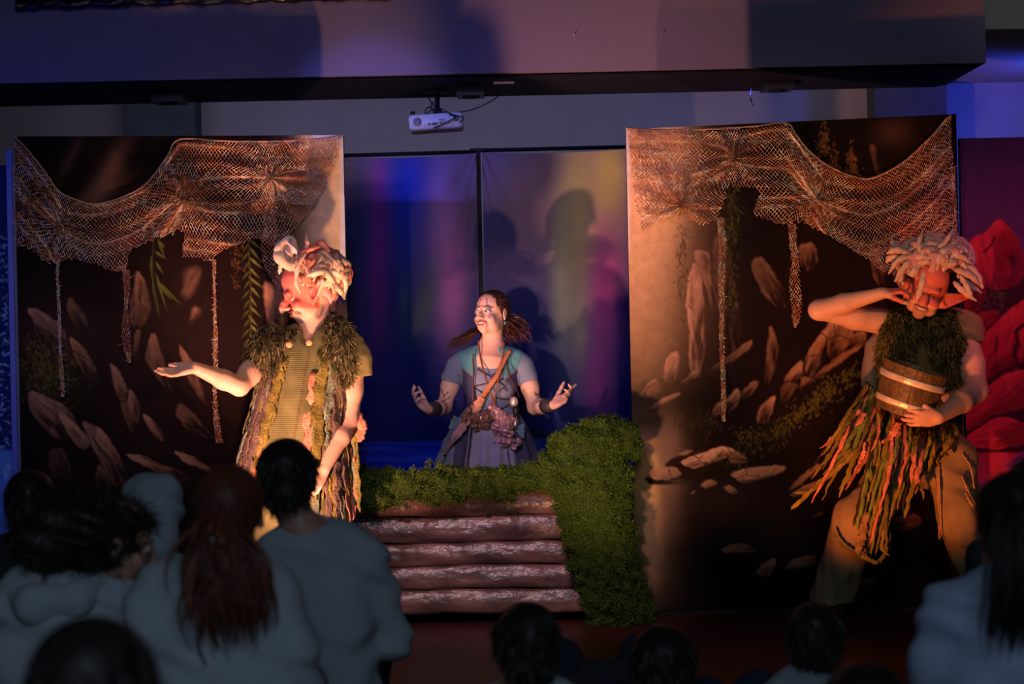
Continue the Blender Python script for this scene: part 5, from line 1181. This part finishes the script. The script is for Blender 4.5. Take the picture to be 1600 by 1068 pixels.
for sx in (-1, 1):
    C = cmix(C, inh*np.clip((1-np.hypot((Q[:, 0]-sx*0.034)/0.024, (Q[:, 2]-0.008)/0.013))/0.5, 0, 1)*0.65, (0.80, 0.72, 0.76))
    C = cmix(C, inh*seg2(Q, (sx*0.017, 0.070), (sx*0.028, 0.024), 0.0036)*0.9, BL); C = cmix(C, inh*seg2(Q, (sx*0.028, 0.024), (sx*0.030, 0.008), 0.0028)*0.7, BL); C = cmix(C, inh*seg2(Q, (sx*0.036, -0.012), (sx*0.046, -0.040), 0.0030)*0.85, BL)
    C = cmix(C, inh*seg2(Q, (sx*0.016, -0.001), (sx*0.031, 0.008), 0.0030)*0.7, (0.05, 0.04, 0.12)); C = cmix(C, inh*seg2(Q, (sx*0.031, 0.008), (sx*0.047, 0.002), 0.0030)*0.7, (0.05, 0.04, 0.12)); C = cmix(C, inh*seg2(Q, (sx*0.014, 0.021), (sx*0.047, 0.026), 0.0034)*0.8, (0.12, 0.05, 0.035))
for a, b, w_ in (((-0.028, -0.053), (0, -0.0545), 0.0036), ((0, -0.0545), (0.028, -0.053), 0.0036), ((-0.028, -0.054), (-0.014, -0.070), 0.0040), ((0.028, -0.054), (0.014, -0.070), 0.0040), ((-0.014, -0.070), (0.014, -0.070), 0.0048)): C = cmix(C, inh*seg2(Q, a, b, w_)*0.85, (0.58, 0.07, 0.09))
C = cmix(C, inh*np.clip((1-np.hypot(Q[:, 0]/0.021, (Q[:, 2]+0.0605)/0.0045))/0.4, 0, 1), (0.72, 0.66, 0.62)); C = cmix(C, inh*near(Q, (0.040, -0.06, -0.036), 0.022, 0.9)*0.25, (0.7, 0.2, 0.18))
C = eyes_paint(C, V, L, RW, s, (-0.5, -1, 0.05), (0.04, 0.03, 0.06))
for a, b in (((692, 622), (700, 612)), ((690, 628), (703, 620)), ((694, 618), (688, 606)), ((836, 617), (846, 613)), ((838, 628), (852, 622)), ((842, 634), (850, 626)), ((835, 612), (840, 618))):
    X, Yq = PXY(V); d = np.array([b[0]-a[0], b[1]-a[1]], float); t = np.clip(((X-a[0])*d[0]+(Yq-a[1])*d[1])/(d@d), 0, 1); m_ = np.clip(1.6-np.hypot(X-a[0]-t*d[0], Yq-a[1]-t*d[1]), 0, 1); C = cmix(C, m_*0.8, (0.05, 0.03, 0.04))
mk('body', V, F, M['skin'], WM, C)
# hair
f = Fld(); cL = lambda *p: L(*p)
f.ell(L(0, 0.022, 0.040), np.array([0.080, 0.094, 0.086])*s, RW, 0.01); f.ell(L(0, 0.07, 0.01), np.array([0.06, 0.05, 0.06])*s, RW, 0.02)
f.ell(L(0, -0.070, 0.020), np.array([0.062, 0.060, 0.066])*s, RW, 0.012, 's')
HV, HF = f.mesh(0.004, disp=lambda P: 0.0018*np.sin(((P-hc)@RW[:, 0])*420+4*vnoise(P, 18, 3))); hcC = np.tile([0.045, 0.018, 0.012], (len(HV), 1))
N = vnormals(HV, HF); I = RNG.integers(0, len(HV), 2600); bk = norm(L(0, 0.10, 0.0)-HV[I]); D = norm(bk-N[I]*np.sum(bk*N[I], 1)[:, None])-0.22*N[I]; v, q, c = strands(HV[I]+N[I]*0.001, D, 0.034, 0.0011, 3, 0.05, (0, 0, 0), np.tile([0.075, 0.028, 0.016], (len(I), 1))*(0.6+0.9*RNG.random((len(I), 1))), 0.08)
m = [np.vstack([HV, v]), np.vstack([HF, q+len(HV)]), np.vstack([hcC, c])]; mk('hair', m[0], m[1], M['hair'], WM, m[2])
def lockset(name, guides, n, spread, w, parent, col, k=22, sd=1):
    r = np.random.default_rng(sd); mb = MB(); G = [spline(g, k) for g in guides]
    for i in range(n):
        g = G[i % len(G)]; t = np.linspace(0, 1, k)[:, None]; off = r.normal(size=3)*spread; ph = r.random(3)*6; P = g+off*(0.35+np.sin(t*PI*0.85))+0.004*np.sin(t*r.uniform(6, 12)+ph); ln = int(k*r.uniform(0.75, 1)); mb.tube(P[:ln], w*np.clip(np.sin(np.linspace(0.5, PI-0.08, ln)), 0.1, 1), 5, np.array(col)*r.uniform(0.6, 1.5), sq=0.5)
    return mb.build(name, M['hair'], parent)
lockset('ponytail', [[L(0, 0.10, 0.0), W(795, 503, YW+.06), W(806, 510, YW+.05), W(817, 522, YW+.02), W(820, 536, YW-.0)], [L(0.02, 0.10, 0), W(792, 510, YW+.05), W(800, 522, YW+.02), W(810, 534, YW-.02)]], 90, 0.016, 0.0036, WM, (0.08, 0.03, 0.018))
lockset('loose_hair', [[L(-0.03, 0.09, -0.03), W(745, 517, YW+.02), W(735, 526, YW-.04), W(718, 534, YW-.06), W(703, 543, YW-.07), W(698, 553, YW-.08)]], 34, 0.009, 0.0028, WM, (0.06, 0.025, 0.015), sd=4)
MB().tube([L(-0.083, 0.0, -0.035), L(-0.075, -0.05, -0.055), L(-0.045, -0.100, -0.068)], 0.0016, 6).tube([L(-0.045, -0.100, -0.068), L(-0.038, -0.106, -0.068), L(-0.033, -0.110, -0.068)], [0.004, 0.0055, 0.003], 10).build('headset_microphone', M['black'], WM)
MB().tube([L(0.083, 0.008, -0.036), L(0.084, 0.006, -0.050), L(0.084, 0.006, -0.060)], [0.0015, 0.006, 0.002], 8).build('earring', mat('teal_bead', (0.05, 0.3, 0.3), 0.3), WM)
# dress
f = Fld().path([W(722, 563, YW), W(767, 551, YW+.02), W(810, 563, YW)], [0.049, 0.054, 0.049], 0.04).ell(W(766, 594, YW), (0.137, 0.098, 0.135), k=0.05).ell(W(766, 645, YW), (0.115, 0.09, 0.12), k=0.05)
f.path([W(766, 668, YW), W(765, 700, YW), W(764, 740, YW), W(763, 800, YW)], [0.125, 0.20, 0.245, 0.29], 0.04, n=9, sc=(1, 0.66, 1))
for a, b, c in (LA, RA): f.path([a+[0, 0, 0.005], a*0.72+b*0.28], [0.048, 0.056], 0.03); 
f.ell(W(767, 548, YW-.06), (0.064, 0.10, 0.088), k=0.008, op='s'); f.cone(W(767, 560, YW+.02), W(767, 520, YW+.02), 0.056, 0.075, 0.008, 's'); f.half((0, 0, 0.45), (0, 0, -1))
DV, DF = f.mesh(0.006, disp=lambda P: (0.010*np.sin(np.arctan2(P[:, 1]-YW, P[:, 0]-hc[0])*15+1)*np.clip((0.95-P[:, 2])/0.2, 0, 1)+0.003*vnoise(P, 40, 3))); X, Yq = PXY(DV)
C = np.tile([0.17, 0.22, 0.34], (len(DV), 1)); sk = np.clip((Yq-664)/3, 0, 1); C = cmix(C, sk, (0.27, 0.28, 0.38))
ck = ((np.sin(X*1.6)*np.sin(Yq*1.6)) > 0)*0.5
for x0, x1, c_, pat in ((680, 713, (0.15, 0.19, 0.27), 0), (713, 735, (0.055, 0.05, 0.10), 1), (800, 850, (0.05, 0.045, 0.09), 1), (735, 741, (0.03, 0.03, 0.04), 0), (787, 791, (0.03, 0.03, 0.04), 0)):
    sl = (Yq-664)*0.12*(1 if x0 > 765 else -1); m_ = np.clip((X-x0-sl)/1.5, 0, 1)*np.clip((x1+sl-X)/1.5, 0, 1)*sk; C = cmix(C, m_, c_); 
    if pat: C = cmix(C, m_*ck, (0.13, 0.12, 0.20))
drs_ = mk('dress', DV, DF, M['cloth'], WM, C)
# vest with teal yoke
f = Fld().path([W(727, 562, YW), W(767, 550, YW+.02), W(806, 562, YW)], [0.056, 0.061, 0.056], 0.04).ell(W(766, 594, YW), (0.148, 0.108, 0.14), k=0.05).ell(W(766, 640, YW), (0.128, 0.10, 0.09), k=0.05)
oc = W(766, 590, YW-.14); f.ell(W(764, 592, YW-.10), (0.078, 0.11, 0.21), k=0.004, op='s'); f.ell(W(788, 628, YW-.10), (0.06, 0.11, 0.10), k=0.02, op='s'); f.cone(W(767, 560, YW+.02), W(767, 520, YW+.02), 0.062, 0.085, 0.004, 's'); f.half(W(0, 652, YW), (0, 0, -1))
for sx, xx in ((-1, 710), (1, 823)): f.half(W(xx, 600, YW), (sx, 0, 0.0))
VV, VF = f.mesh(0.0045, disp=lambda P: 0.002*vnoise(P, 60, 3)); X, Yq = PXY(VV)
seam = np.where(X < 766, 568+(X-711)*0.72, 588-(X-795)*0.78); C = np.tile([0.05, 0.055, 0.13], (len(VV), 1)); C = cmix(C, np.clip((seam-Yq)/1.2, 0, 1), (0.09, 0.27, 0.33)); C = cmix(C, np.clip(1.2-np.abs(seam-Yq)/1.0, 0, 1), (0.28, 0.09, 0.04)); vst_ = mk('vest', VV, VF, M['cloth'], WM, C)
def cord(name, pts, r, col, lift=0.006, n=26, base_=None): P = lay(DV if base_ is None else base_, pts, n, lift); return MB().tube(P, r, 6, np.array(col)).build(name, M['leather'], {'piping': vst_, 'lacing': drs_}.get(name, WM))
for p in [[(740, 552), (739, 562), (740, 590), (738, 640)], [(790, 552), (792, 563), (795, 585), (803, 600), (812, 620)]]: cord('piping', p, 0.0035, (0.10, 0.035, 0.02), 0.014, base_=VV)
for p in [((746, 576), (758, 584), (770, 588)), ((741, 603), (752, 601), (762, 598)), ((741, 605), (748, 610), (754, 614)), ((772, 597), (780, 594), (790, 590)), ((772, 594), (782, 598), (790, 605)), ((770, 585), (782, 580), (790, 577)), ((742, 630), (750, 625), (757, 623)), ((772, 621), (784, 623), (795, 624)), ((757, 642), (766, 636), (772, 634)), ((775, 634), (785, 637), (796, 632)), ((780, 612), (786, 606), (792, 611))]: cord('lacing', list(p), 0.0030, (0.06, 0.02, 0.02), 0.005)
cord('necklace_cord', [(747, 532), (751, 560), (760, 595), (769, 622), (775, 644)], 0.0042, (0.22, 0.07, 0.035), 0.03); cord('necklace_cord', [(788, 534), (785, 560), (779, 590), (773, 622), (775, 644)], 0.0042, (0.22, 0.07, 0.035), 0.03)
# strap and frayed sash
P = lay(DV, [(797, 546), (788, 562), (775, 588), (763, 606), (753, 622)], 26, 0.034); P[:3, 2] += 0.0; v, q = ribbon(P, 0.012, (0.86, 0, 0.5), 0.004); mk('strap', v, q, M['leather'], WM, np.tile([0.42, 0.16, 0.07], (len(v), 1)))
P = lay(DV, [(754, 620), (742, 640), (728, 658), (712, 682), (693, 712)], 34, 0.04); wv = np.interp(np.linspace(0, 1, 34), [0, .3, .7, 1], [0.018, 0.026, 0.022, 0.006]); v, q = ribbon(P, wv, (0.86, 0, 0.5), 0.004, ruff=0.03)
t = np.linspace(0, 1, 34).repeat(10)[:, None]; mb = MB().add(v, q, np.array([0.52, 0.27, 0.16])*(1-t)+np.array([0.46, 0.27, 0.33])*t)
for i in range(46):
    k = int(RNG.integers(2, 33)); a = P[k]+np.array([-0.86, 0, -0.5])*wv[k]*0.9; mb.tube([a, a+[-0.006, -0.004, 0.002+RNG.normal()*0.004], a+[-0.012+RNG.normal()*0.004, -0.002, -0.006+RNG.normal()*0.006]], 0.0009, 4, np.array([0.55, 0.33, 0.25]))
mb.build('frayed_sash', M['rag'], WM)
# belt with shells
f = Fld().path([W(766, 650, YW), W(766, 663, YW)], [0.128, 0.136], 0.02, sc=(1, 0.76, 1)); f.half(W(766, 647, YW), (0, 0, 1)); f.half(W(766, 667, YW), (0, 0, -1)); v, q = f.mesh(0.006); mk('belt', v, q, M['leather'], WM, np.tile([0.10, 0.03, 0.03], (len(v), 1)))
def shells(pts, col, nm, sd):
    r = np.random.default_rng(sd); f = Fld()
    for x, y, R_ in pts:
        R_ *= 1.35
        for _ in range(6): f.ell(W(x, y, YW-.135)+r.normal(size=3)*R_*0.45, R_*r.uniform(0.35, 0.7, 3), rotm(r.uniform(0, 180), r.uniform(0, 90)), 0.004)
    v, q = f.mesh(0.003, disp=lambda P: 0.004*vnoise(P, 190, sd)+0.003*vnoise(P, 320, sd+1)); c = np.array(col)*(1+0.35*vnoise(v, 120, 3)[:, None]); mk(nm, v, q, M['shell'], WM, np.clip(c, 0, 1))
shells([(738, 650, 0.024), (748, 658, 0.028), (757, 650, 0.026), (757, 662, 0.020), (742, 664, 0.018), (765, 655, 0.022)], (0.22, 0.12, 0.09), 'shell_cluster', 1)
shells([(775, 648, 0.030), (786, 652, 0.034), (779, 662, 0.030), (792, 664, 0.032), (786, 676, 0.032), (796, 680, 0.028), (801, 690, 0.022), (777, 690, 0.020), (790, 688, 0.026)], (0.58, 0.32, 0.32), 'shell_cluster', 2)
p = W(803, 627, YW-.115); V, F = Fld().ell(p, (0.021, 0.018, 0.026)).mesh(0.003); mk('pommel', V, F, M['pearl'], WM)
MB().tube([W(805, 635, YW-.13), W(806, 643, YW-.12), W(807, 652, YW-.12)], [0.012, 0.016, 0.010], 12).tube([W(803, 652, YW-.13), W(812, 650, YW-.12)], 0.007, 8).build('dagger_grip', M['black'], WM); MB().tube([W(806, 655, YW-.13), W(805, 663, YW-.13), W(803, 670, YW-.13)], [0.009, 0.013, 0.007], 10).build('dagger_mount', M['screw'], WM)
for a, b in (((717, 652), (702, 670)), ((810, 665), (818, 684))):
    P = lay(DV, [a, ((a[0]+b[0])/2, (a[1]+b[1])/2), b], 12, 0.012); v, q = ribbon(P, np.linspace(0.035, 0.006, 12), (0.8, 0.1, 0.3), 0.003, ruff=0.2); mk('teal_scarf', v, q, M['cloth'], WM, np.tile([0.14, 0.28, 0.32], (len(v), 1)))
for el, wr in ((LA[1], LA[2]), (RA[1], RA[2])):
    a = el*0.42+wr*0.58; b = el*0.02+wr*0.98; d = norm(b-a); v, q = tube([a, a*0.99+b*0.01, a*0.5+b*0.5, b, b+d*0.001], [0.037, 0.040, 0.036, 0.031, 0.028], 20); mk('bracer', v, q, M['leather'], WM, np.tile([0.035, 0.035, 0.05], (len(v), 1)))
# ---------------------------------------------------------------- moss
MS = thing('moss_garland', (W(780, 900, -0.2)[0], -0.22, 0), 'bright green curly moss draped over the planks and down their right end', 'moss')
f = Fld(); ym = -0.215
path1 = [(570, 742, 0.045), (572, 780, 0.05), (600, 760, 0.075), (640, 758, 0.08), (680, 762, 0.075), (720, 758, 0.07), (760, 752, 0.065), (800, 752, 0.06), (840, 742, 0.055), (870, 725, 0.07), (895, 700, 0.09)]
f.path([W(x, y, ym) for x, y, _ in path1], [r_*0.78 for _, _, r_ in path1], 0.03, n=24, sc=(1, 0.6, 1))
f.path([W(x, y, ym) for x, y in ((905, 700), (940, 690), (975, 690))], [0.10, 0.10, 0.085], 0.04, sc=(1, 0.8, 1))
path2 = [(925, 710, 0.13), (930, 750, 0.135), (928, 790, 0.12), (935, 830, 0.115), (942, 870, 0.11), (952, 910, 0.10), (965, 945, 0.10), (985, 972, 0.085)]
f.path([W(x, y, ym-0.02) for x, y, _ in path2], [r_ for _, _, r_ in path2], 0.04, n=20, sc=(1, 0.55, 1))
f.cone(W(870, 745, ym-.02), W(900, 790, ym-.02), 0.04, 0.06, 0.04); f.half((0, 0, 0.004), (0, 0, -1)); f.ell(W(700, 812, ym-.12), (0.20, 0.2, 0.075), k=0.03, op='s')
V, F = f.mesh(0.011, disp=lambda P: 0.015*vnoise(P, 50, 3)+0.010*vnoise(P, 110, 5)); N = vnormals(V, F)
vis = np.where(N[:, 1] < 0.55)[0]; n = 46000; I = RNG.choice(vis, n); P = V[I]+RNG.normal(size=(n, 3))*0.006
t = np.clip(0.5+0.35*vnoise(P, 60, 1)[:, None]+RNG.normal(size=(n, 1))*0.25, 0, 1); C = np.array([0.025, 0.055, 0.008])*(1-t)+np.array([0.095, 0.17, 0.022])*t
v, q, c = strands(P, N[I]+RNG.normal(size=(n, 3))*0.5, 0.012, 0.0027, 3, 3.4, (0, 0, -0.1), C, 0.8)
mk('moss', np.vstack([V, v]), np.vstack([F, q+len(V)]), M['moss'], MS, np.vstack([np.tile([0.03, 0.055, 0.008], (len(V), 1)), c]))

# ================================================================ AUDIENCE
HO = np.array([0.34, 0.38, 0.43])
def child(label, hx, hy, Y, ks=0.85, yaw=180, pitch=6, roll=0, hair=(0.012, 0.009, 0.008), top=HO, tx=None, ty=None, sw=0.17, kind='short', hood=False, lean=0.0, pants=(0.02, 0.03, 0.06), hscale=None, collar=False):
    """squatting youngster seen from behind; head centre at (hx,hy)"""
    hs = hscale or 0.95; hc = W(hx, hy, Y); tx = hx if tx is None else tx
    sc_ = FPX/(Y+9); ty = hy+0.235*ks*sc_ if ty is None else ty
    sh = W(tx, ty, Y-0.02); zs = sh[2]
    pel = np.array([sh[0], Y-0.06, max(zs-0.40*ks, 0.16)])
    root = thing('person', (sh[0], Y, 0), label, 'person'); R = rotm(yaw=yaw, pitch=pitch, roll=roll); f = Fld(); L = head(f, hc, R, hs)
    f.cone(L(0, 0.02, -0.06), sh+[0, 0, 0.02], 0.05*hs, 0.055*hs, 0.02); f.cone(sh+[-sw*0.7, 0, 0], sh+[sw*0.7, 0, 0], 0.045, 0.045, 0.05); f.path([sh, (sh+pel)/2, pel], [0.10, 0.11, 0.12], 0.05, sc=(1, 0.75, 1))
    arms = []
    for sx in (-1, 1):
        a = sh+[sx*sw*0.85, 0, -0.02]; e = a+np.array([sx*0.05, 0.03, -0.24*ks]); w_ = e+np.array([-sx*0.06, 0.19*ks, 0.02]); w_[2] = max(w_[2], 0.12); e[2] = max(e[2], 0.12); arms.append((a, e, w_))
        f.path([a, e, w_], [0.045, 0.038, 0.027], 0.02); hand(f, w_, norm(w_-e), (0, 0, -1), (-sx, 0, 0), curl=(20, 20, 20, 20), s=0.8)
    legs = []
    for sx in (-1, 1):
        hip = pel+[sx*0.08, 0, 0]; kn = hip+np.array([sx*0.06, 0.30*ks, 0.10]); an = np.array([kn[0]-sx*0.02, kn[1]-0.08, 0.075])
        if kn[2] < 0.28: kn[2] = 0.28
        legs.append((hip, kn, an)); f.path([hip, kn, an], [0.075, 0.05, 0.037], 0.03); f.cone(an+[0, -0.02, -0.035], an+[0, 0.12, -0.04], 0.034, 0.03, 0.02)
    zc = hc[2]-0.13*hs; V, F = merge([f.mesh(0.0055, lo=(-9, -9, zc)), f.mesh(0.009, hi=(9, 9, zc+0.006))]); C = np.tile([0.42, 0.22, 0.16], (len(V), 1)); C = eyes_paint(C, V, L, R, hs); C = cmix(C, near(V, L(0, -0.09, -0.063), (0.028, 0.02, 0.012), 0.4)*0.7, (0.4, 0.1, 0.09)); mk('body', V, F, M['skin'], root, C)
    # top
    f = Fld(); f.cone(sh+[-sw*0.72, 0, -0.01], sh+[sw*0.72, 0, -0.01], 0.064, 0.064, 0.06); f.path([sh+[0, 0, -0.02], (sh+pel)/2, pel+[0, 0, -0.01]], [0.13, 0.155, 0.165], 0.06, sc=(1.12, 0.8, 1))
    for a, e, w_ in arms: f.path([a, a*.5+e*.5, e, w_], [0.066, 0.064, 0.060, 0.042], 0.03)
    if not hood: f.cone(sh+[0, 0.01, 0.0], sh+[0, 0.01, 0.06], 0.075, 0.062, 0.03); f.cone(sh+[0, 0.015, 0.02], sh+[0, 0.015, 0.12], 0.055, 0.056, 0.008, 's')
    else:
        f.ell(L(0, 0.02, 0.02), np.array([0.098, 0.112, 0.115])*hs, R, 0.03); f.ell(L(0, 0.06, -0.07), np.array([0.085, 0.07, 0.08])*hs, R, 0.03); f.ell(L(0, -0.085, 0.0), np.array([0.062, 0.07, 0.085])*hs, R, 0.01, 's')
    V, F = f.mesh(0.009, disp=lambda P: 0.012*vnoise(P*[1, 1, 0.8], 20, 2)+0.006*np.sin(P[:, 2]*50+P[:, 0]*25+4*vnoise(P, 12, 1))); C = np.tile(np.array(top), (len(V), 1)); mk('hoodie' if not collar else 'shirt', V, F, M['hoodie'], root, C)
    f = Fld().ell(pel, (0.15, 0.12, 0.11), k=0.05)
    for h_, k_, a_ in legs: f.path([h_, k_, a_+[0, 0, 0.02]], [0.10, 0.075, 0.06], 0.04)
    f.half((0, 0, 0.035), (0, 0, -1)); V, F = f.mesh(0.012, disp=lambda P: 0.005*vnoise(P, 30, 2)); mk('jeans', V, F, M['cloth'], root, np.tile(np.array(pants, float), (len(V), 1)))
    for h_, k_, a_ in legs:
        f = Fld().cone(a_+[0, -0.03, -0.035], a_+[0, 0.13, -0.042], 0.042, 0.036, 0.02); f.half((0, 0, 0.001), (0, 0, -1)); V, F = f.mesh(0.01); mk('shoe', V, F, M['black'], root)
    # hair
    if not hood:
        f = Fld().ell(L(0, 0.018, 0.036), np.array([0.084, 0.102, 0.092])*hs, R, 0.01).ell(L(0, 0.06, -0.030), np.array([0.066, 0.050, 0.062])*hs, R, 0.02); f.ell(L(0, -0.085, -0.015), np.array([0.066, 0.062, 0.085])*hs, R, 0.01, 's')
        amp = 0.018 if kind == 'curly' else 0.003
        if kind == 'curly': f.ell(L(0, 0.09, 0.01), np.array([0.12, 0.10, 0.10])*hs, R, 0.04); f.ell(L(0, 0.17, -0.02), np.array([0.11, 0.10, 0.085])*hs, R, 0.04)
        V, F = f.mesh(0.006, disp=lambda P: amp*vnoise(P, 55, 3)); N = vnormals(V, F); n = 2600 if kind != 'curly' else 4500
        I = RNG.integers(0, len(V), n); dn = np.array([0, 0, -1.0]) if kind == 'short' else norm(L(0, 0.11, -0.03)-V[I])
        D = N[I]*(0.35 if kind != 'curly' else 1)+dn*(0.8 if kind != 'curly' else 0.1)
        v, q, c = strands(V[I], D, 0.03 if kind != 'curly' else 0.045, 0.0014, 3, 0.1 if kind != 'curly' else 2.4, (0, 0, -0.2), np.tile(np.array(hair, float), (n, 1))*(0.6+1.0*RNG.random((n, 1))), 0.15 if kind != 'curly' else 0.6)
        mk('hair', np.vstack([V, v]), np.vstack([F, q+len(V)]), M['hair'], root, np.vstack([np.tile(np.array(hair, float), (len(V), 1)), c]))
    return root, hc, L, sh
G = 'children sitting in the audience'
child('child with dark hair at the far left, half hidden behind the curly haired girl', 50, 788, -2.7, 0.8, top=(0.03, 0.03, 0.04))
child('child with grey hood pulled up, between the curly haired girl and the ponytail girl', 240, 806, -3.3, 0.85, sw=0.15, hood=True, yaw=176, hscale=0.98)
r_, hc, L, sh = child('boy with short black hair in a grey sweatshirt, right of the ponytail girl', 450, 752, -3.6, 0.95, tx=490, ty=868, sw=0.19, yaw=178, hscale=1.0, top=HO*0.95)
r_, hc, L, sh = child('girl with curly dark hair in a light hoodie, her face in profile to the right', 184, 850, -4.3, 0.9, yaw=106, pitch=12, kind='curly', tx=90, ty=935, sw=0.17, hair=(0.018, 0.010, 0.008))
f = Fld().path([sh+[-0.10, -0.03, 0.03], sh+[-0.03, -0.09, 0.0], sh+[0.06, -0.08, 0.01], sh+[0.13, -0.01, 0.05]], [0.035, 0.05, 0.045, 0.03], 0.03); V, F = f.mesh(0.008, disp=lambda P: 0.004*vnoise(P, 40, 2)); mk('hood', V, F, M['hoodie'], r_, np.tile(HO, (len(V), 1)))
r_, hc, L, sh = child('girl with long auburn ponytail and white hair tie, seen from behind', 358, 806, -4.75, 0.92, tx=340, ty=930, sw=0.155, hair=(0.10, 0.026, 0.014), kind='pony', yaw=184)
tie = L(0.02, 0.115, -0.055); tie = W(338, 842, -4.75-0.12)
pn_ = lockset('ponytail', [[L(0, 0.09, 0.0), tie, W(350, 880, -4.89), W(345, 930, -4.91), W(355, 980, -4.90), W(360, 1018, -4.89)], [L(0, 0.09, 0), tie, W(330, 880, -4.88), W(322, 930, -4.90), W(332, 975, -4.89)], [L(0, 0.09, 0), tie, W(370, 880, -4.88), W(385, 930, -4.89), W(392, 965, -4.89), W(398, 1000, -4.88)]], 300, 0.024, 0.0055, r_, (0.13, 0.034, 0.018), 30, 5)
V, F = tube([tie+[-0.018, 0.01, 0.003], tie+[0, -0.022, 0.004], tie+[0.012, -0.022, 0.0], tie+[0.028, 0.01, -0.003]], 0.011, 10); mk('hair_tie', V, F, mat('white_elastic', (0.75, 0.72, 0.7), 0.8), pn_)
child('dark head nearest the camera at the bottom left corner', 148, 1105, -6.35, 0.85, hscale=1.05, top=(0.03, 0.03, 0.04), pitch=2)
child('child with short black hair, alone at the bottom centre', 822, 1014, -4.2, 0.75, sw=0.14, yaw=190, hscale=0.98, top=HO)
child('dark haired child low at the bottom, right of the foot of the moss', 1036, 1048, -3.7, 0.75, hscale=1.08, sw=0.13, top=(0.04, 0.04, 0.05))
child('small dark head at the bottom edge, between two larger dark heads', 945, 1094, -2.9, 0.7, hscale=0.85, top=(0.04, 0.04, 0.05))
child('child with short dark hair in front of the bent troll, larger of two', 1272, 1003, -3.6, 0.75, yaw=172, hscale=0.92, top=HO*0.8)
child('dark head at the bottom edge in front of the bent troll, smaller of two', 1352, 1128, -5.4, 0.7, hscale=0.95, top=(0.04, 0.04, 0.05))
r_, hc, L, sh = child('girl with long dark ponytail and pale blue shirt at the right edge', 1580, 822, -4.9, 0.95, tx=1592, ty=945, sw=0.17, yaw=168, kind='pony', top=np.array([0.30, 0.36, 0.50]), collar=True)
tie = W(1586, 800, -4.9-0.13)
pn_ = lockset('ponytail', [[L(0, 0.09, 0.03), tie, W(1588, 850, -5.06), W(1580, 920, -5.08), W(1570, 980, -5.06), W(1560, 1035, -5.05)], [L(0, 0.09, 0.03), tie, W(1604, 860, -5.06), W(1600, 940, -5.07), W(1590, 1030, -5.05)]], 200, 0.016, 0.0045, r_, (0.012, 0.009, 0.008), 30, 6)
V, F = tube([tie+[-0.02, 0.01, 0], tie+[0, -0.01, 0.005], tie+[0.02, 0.01, 0]], 0.008, 10); mk('hair_tie', V, F, mat('tan_elastic', (0.5, 0.35, 0.3), 0.8), pn_)
child('dark head behind the girl with the pale blue shirt, at the right edge', 1612, 772, -2.9, 0.8, top=(0.03, 0.03, 0.04))
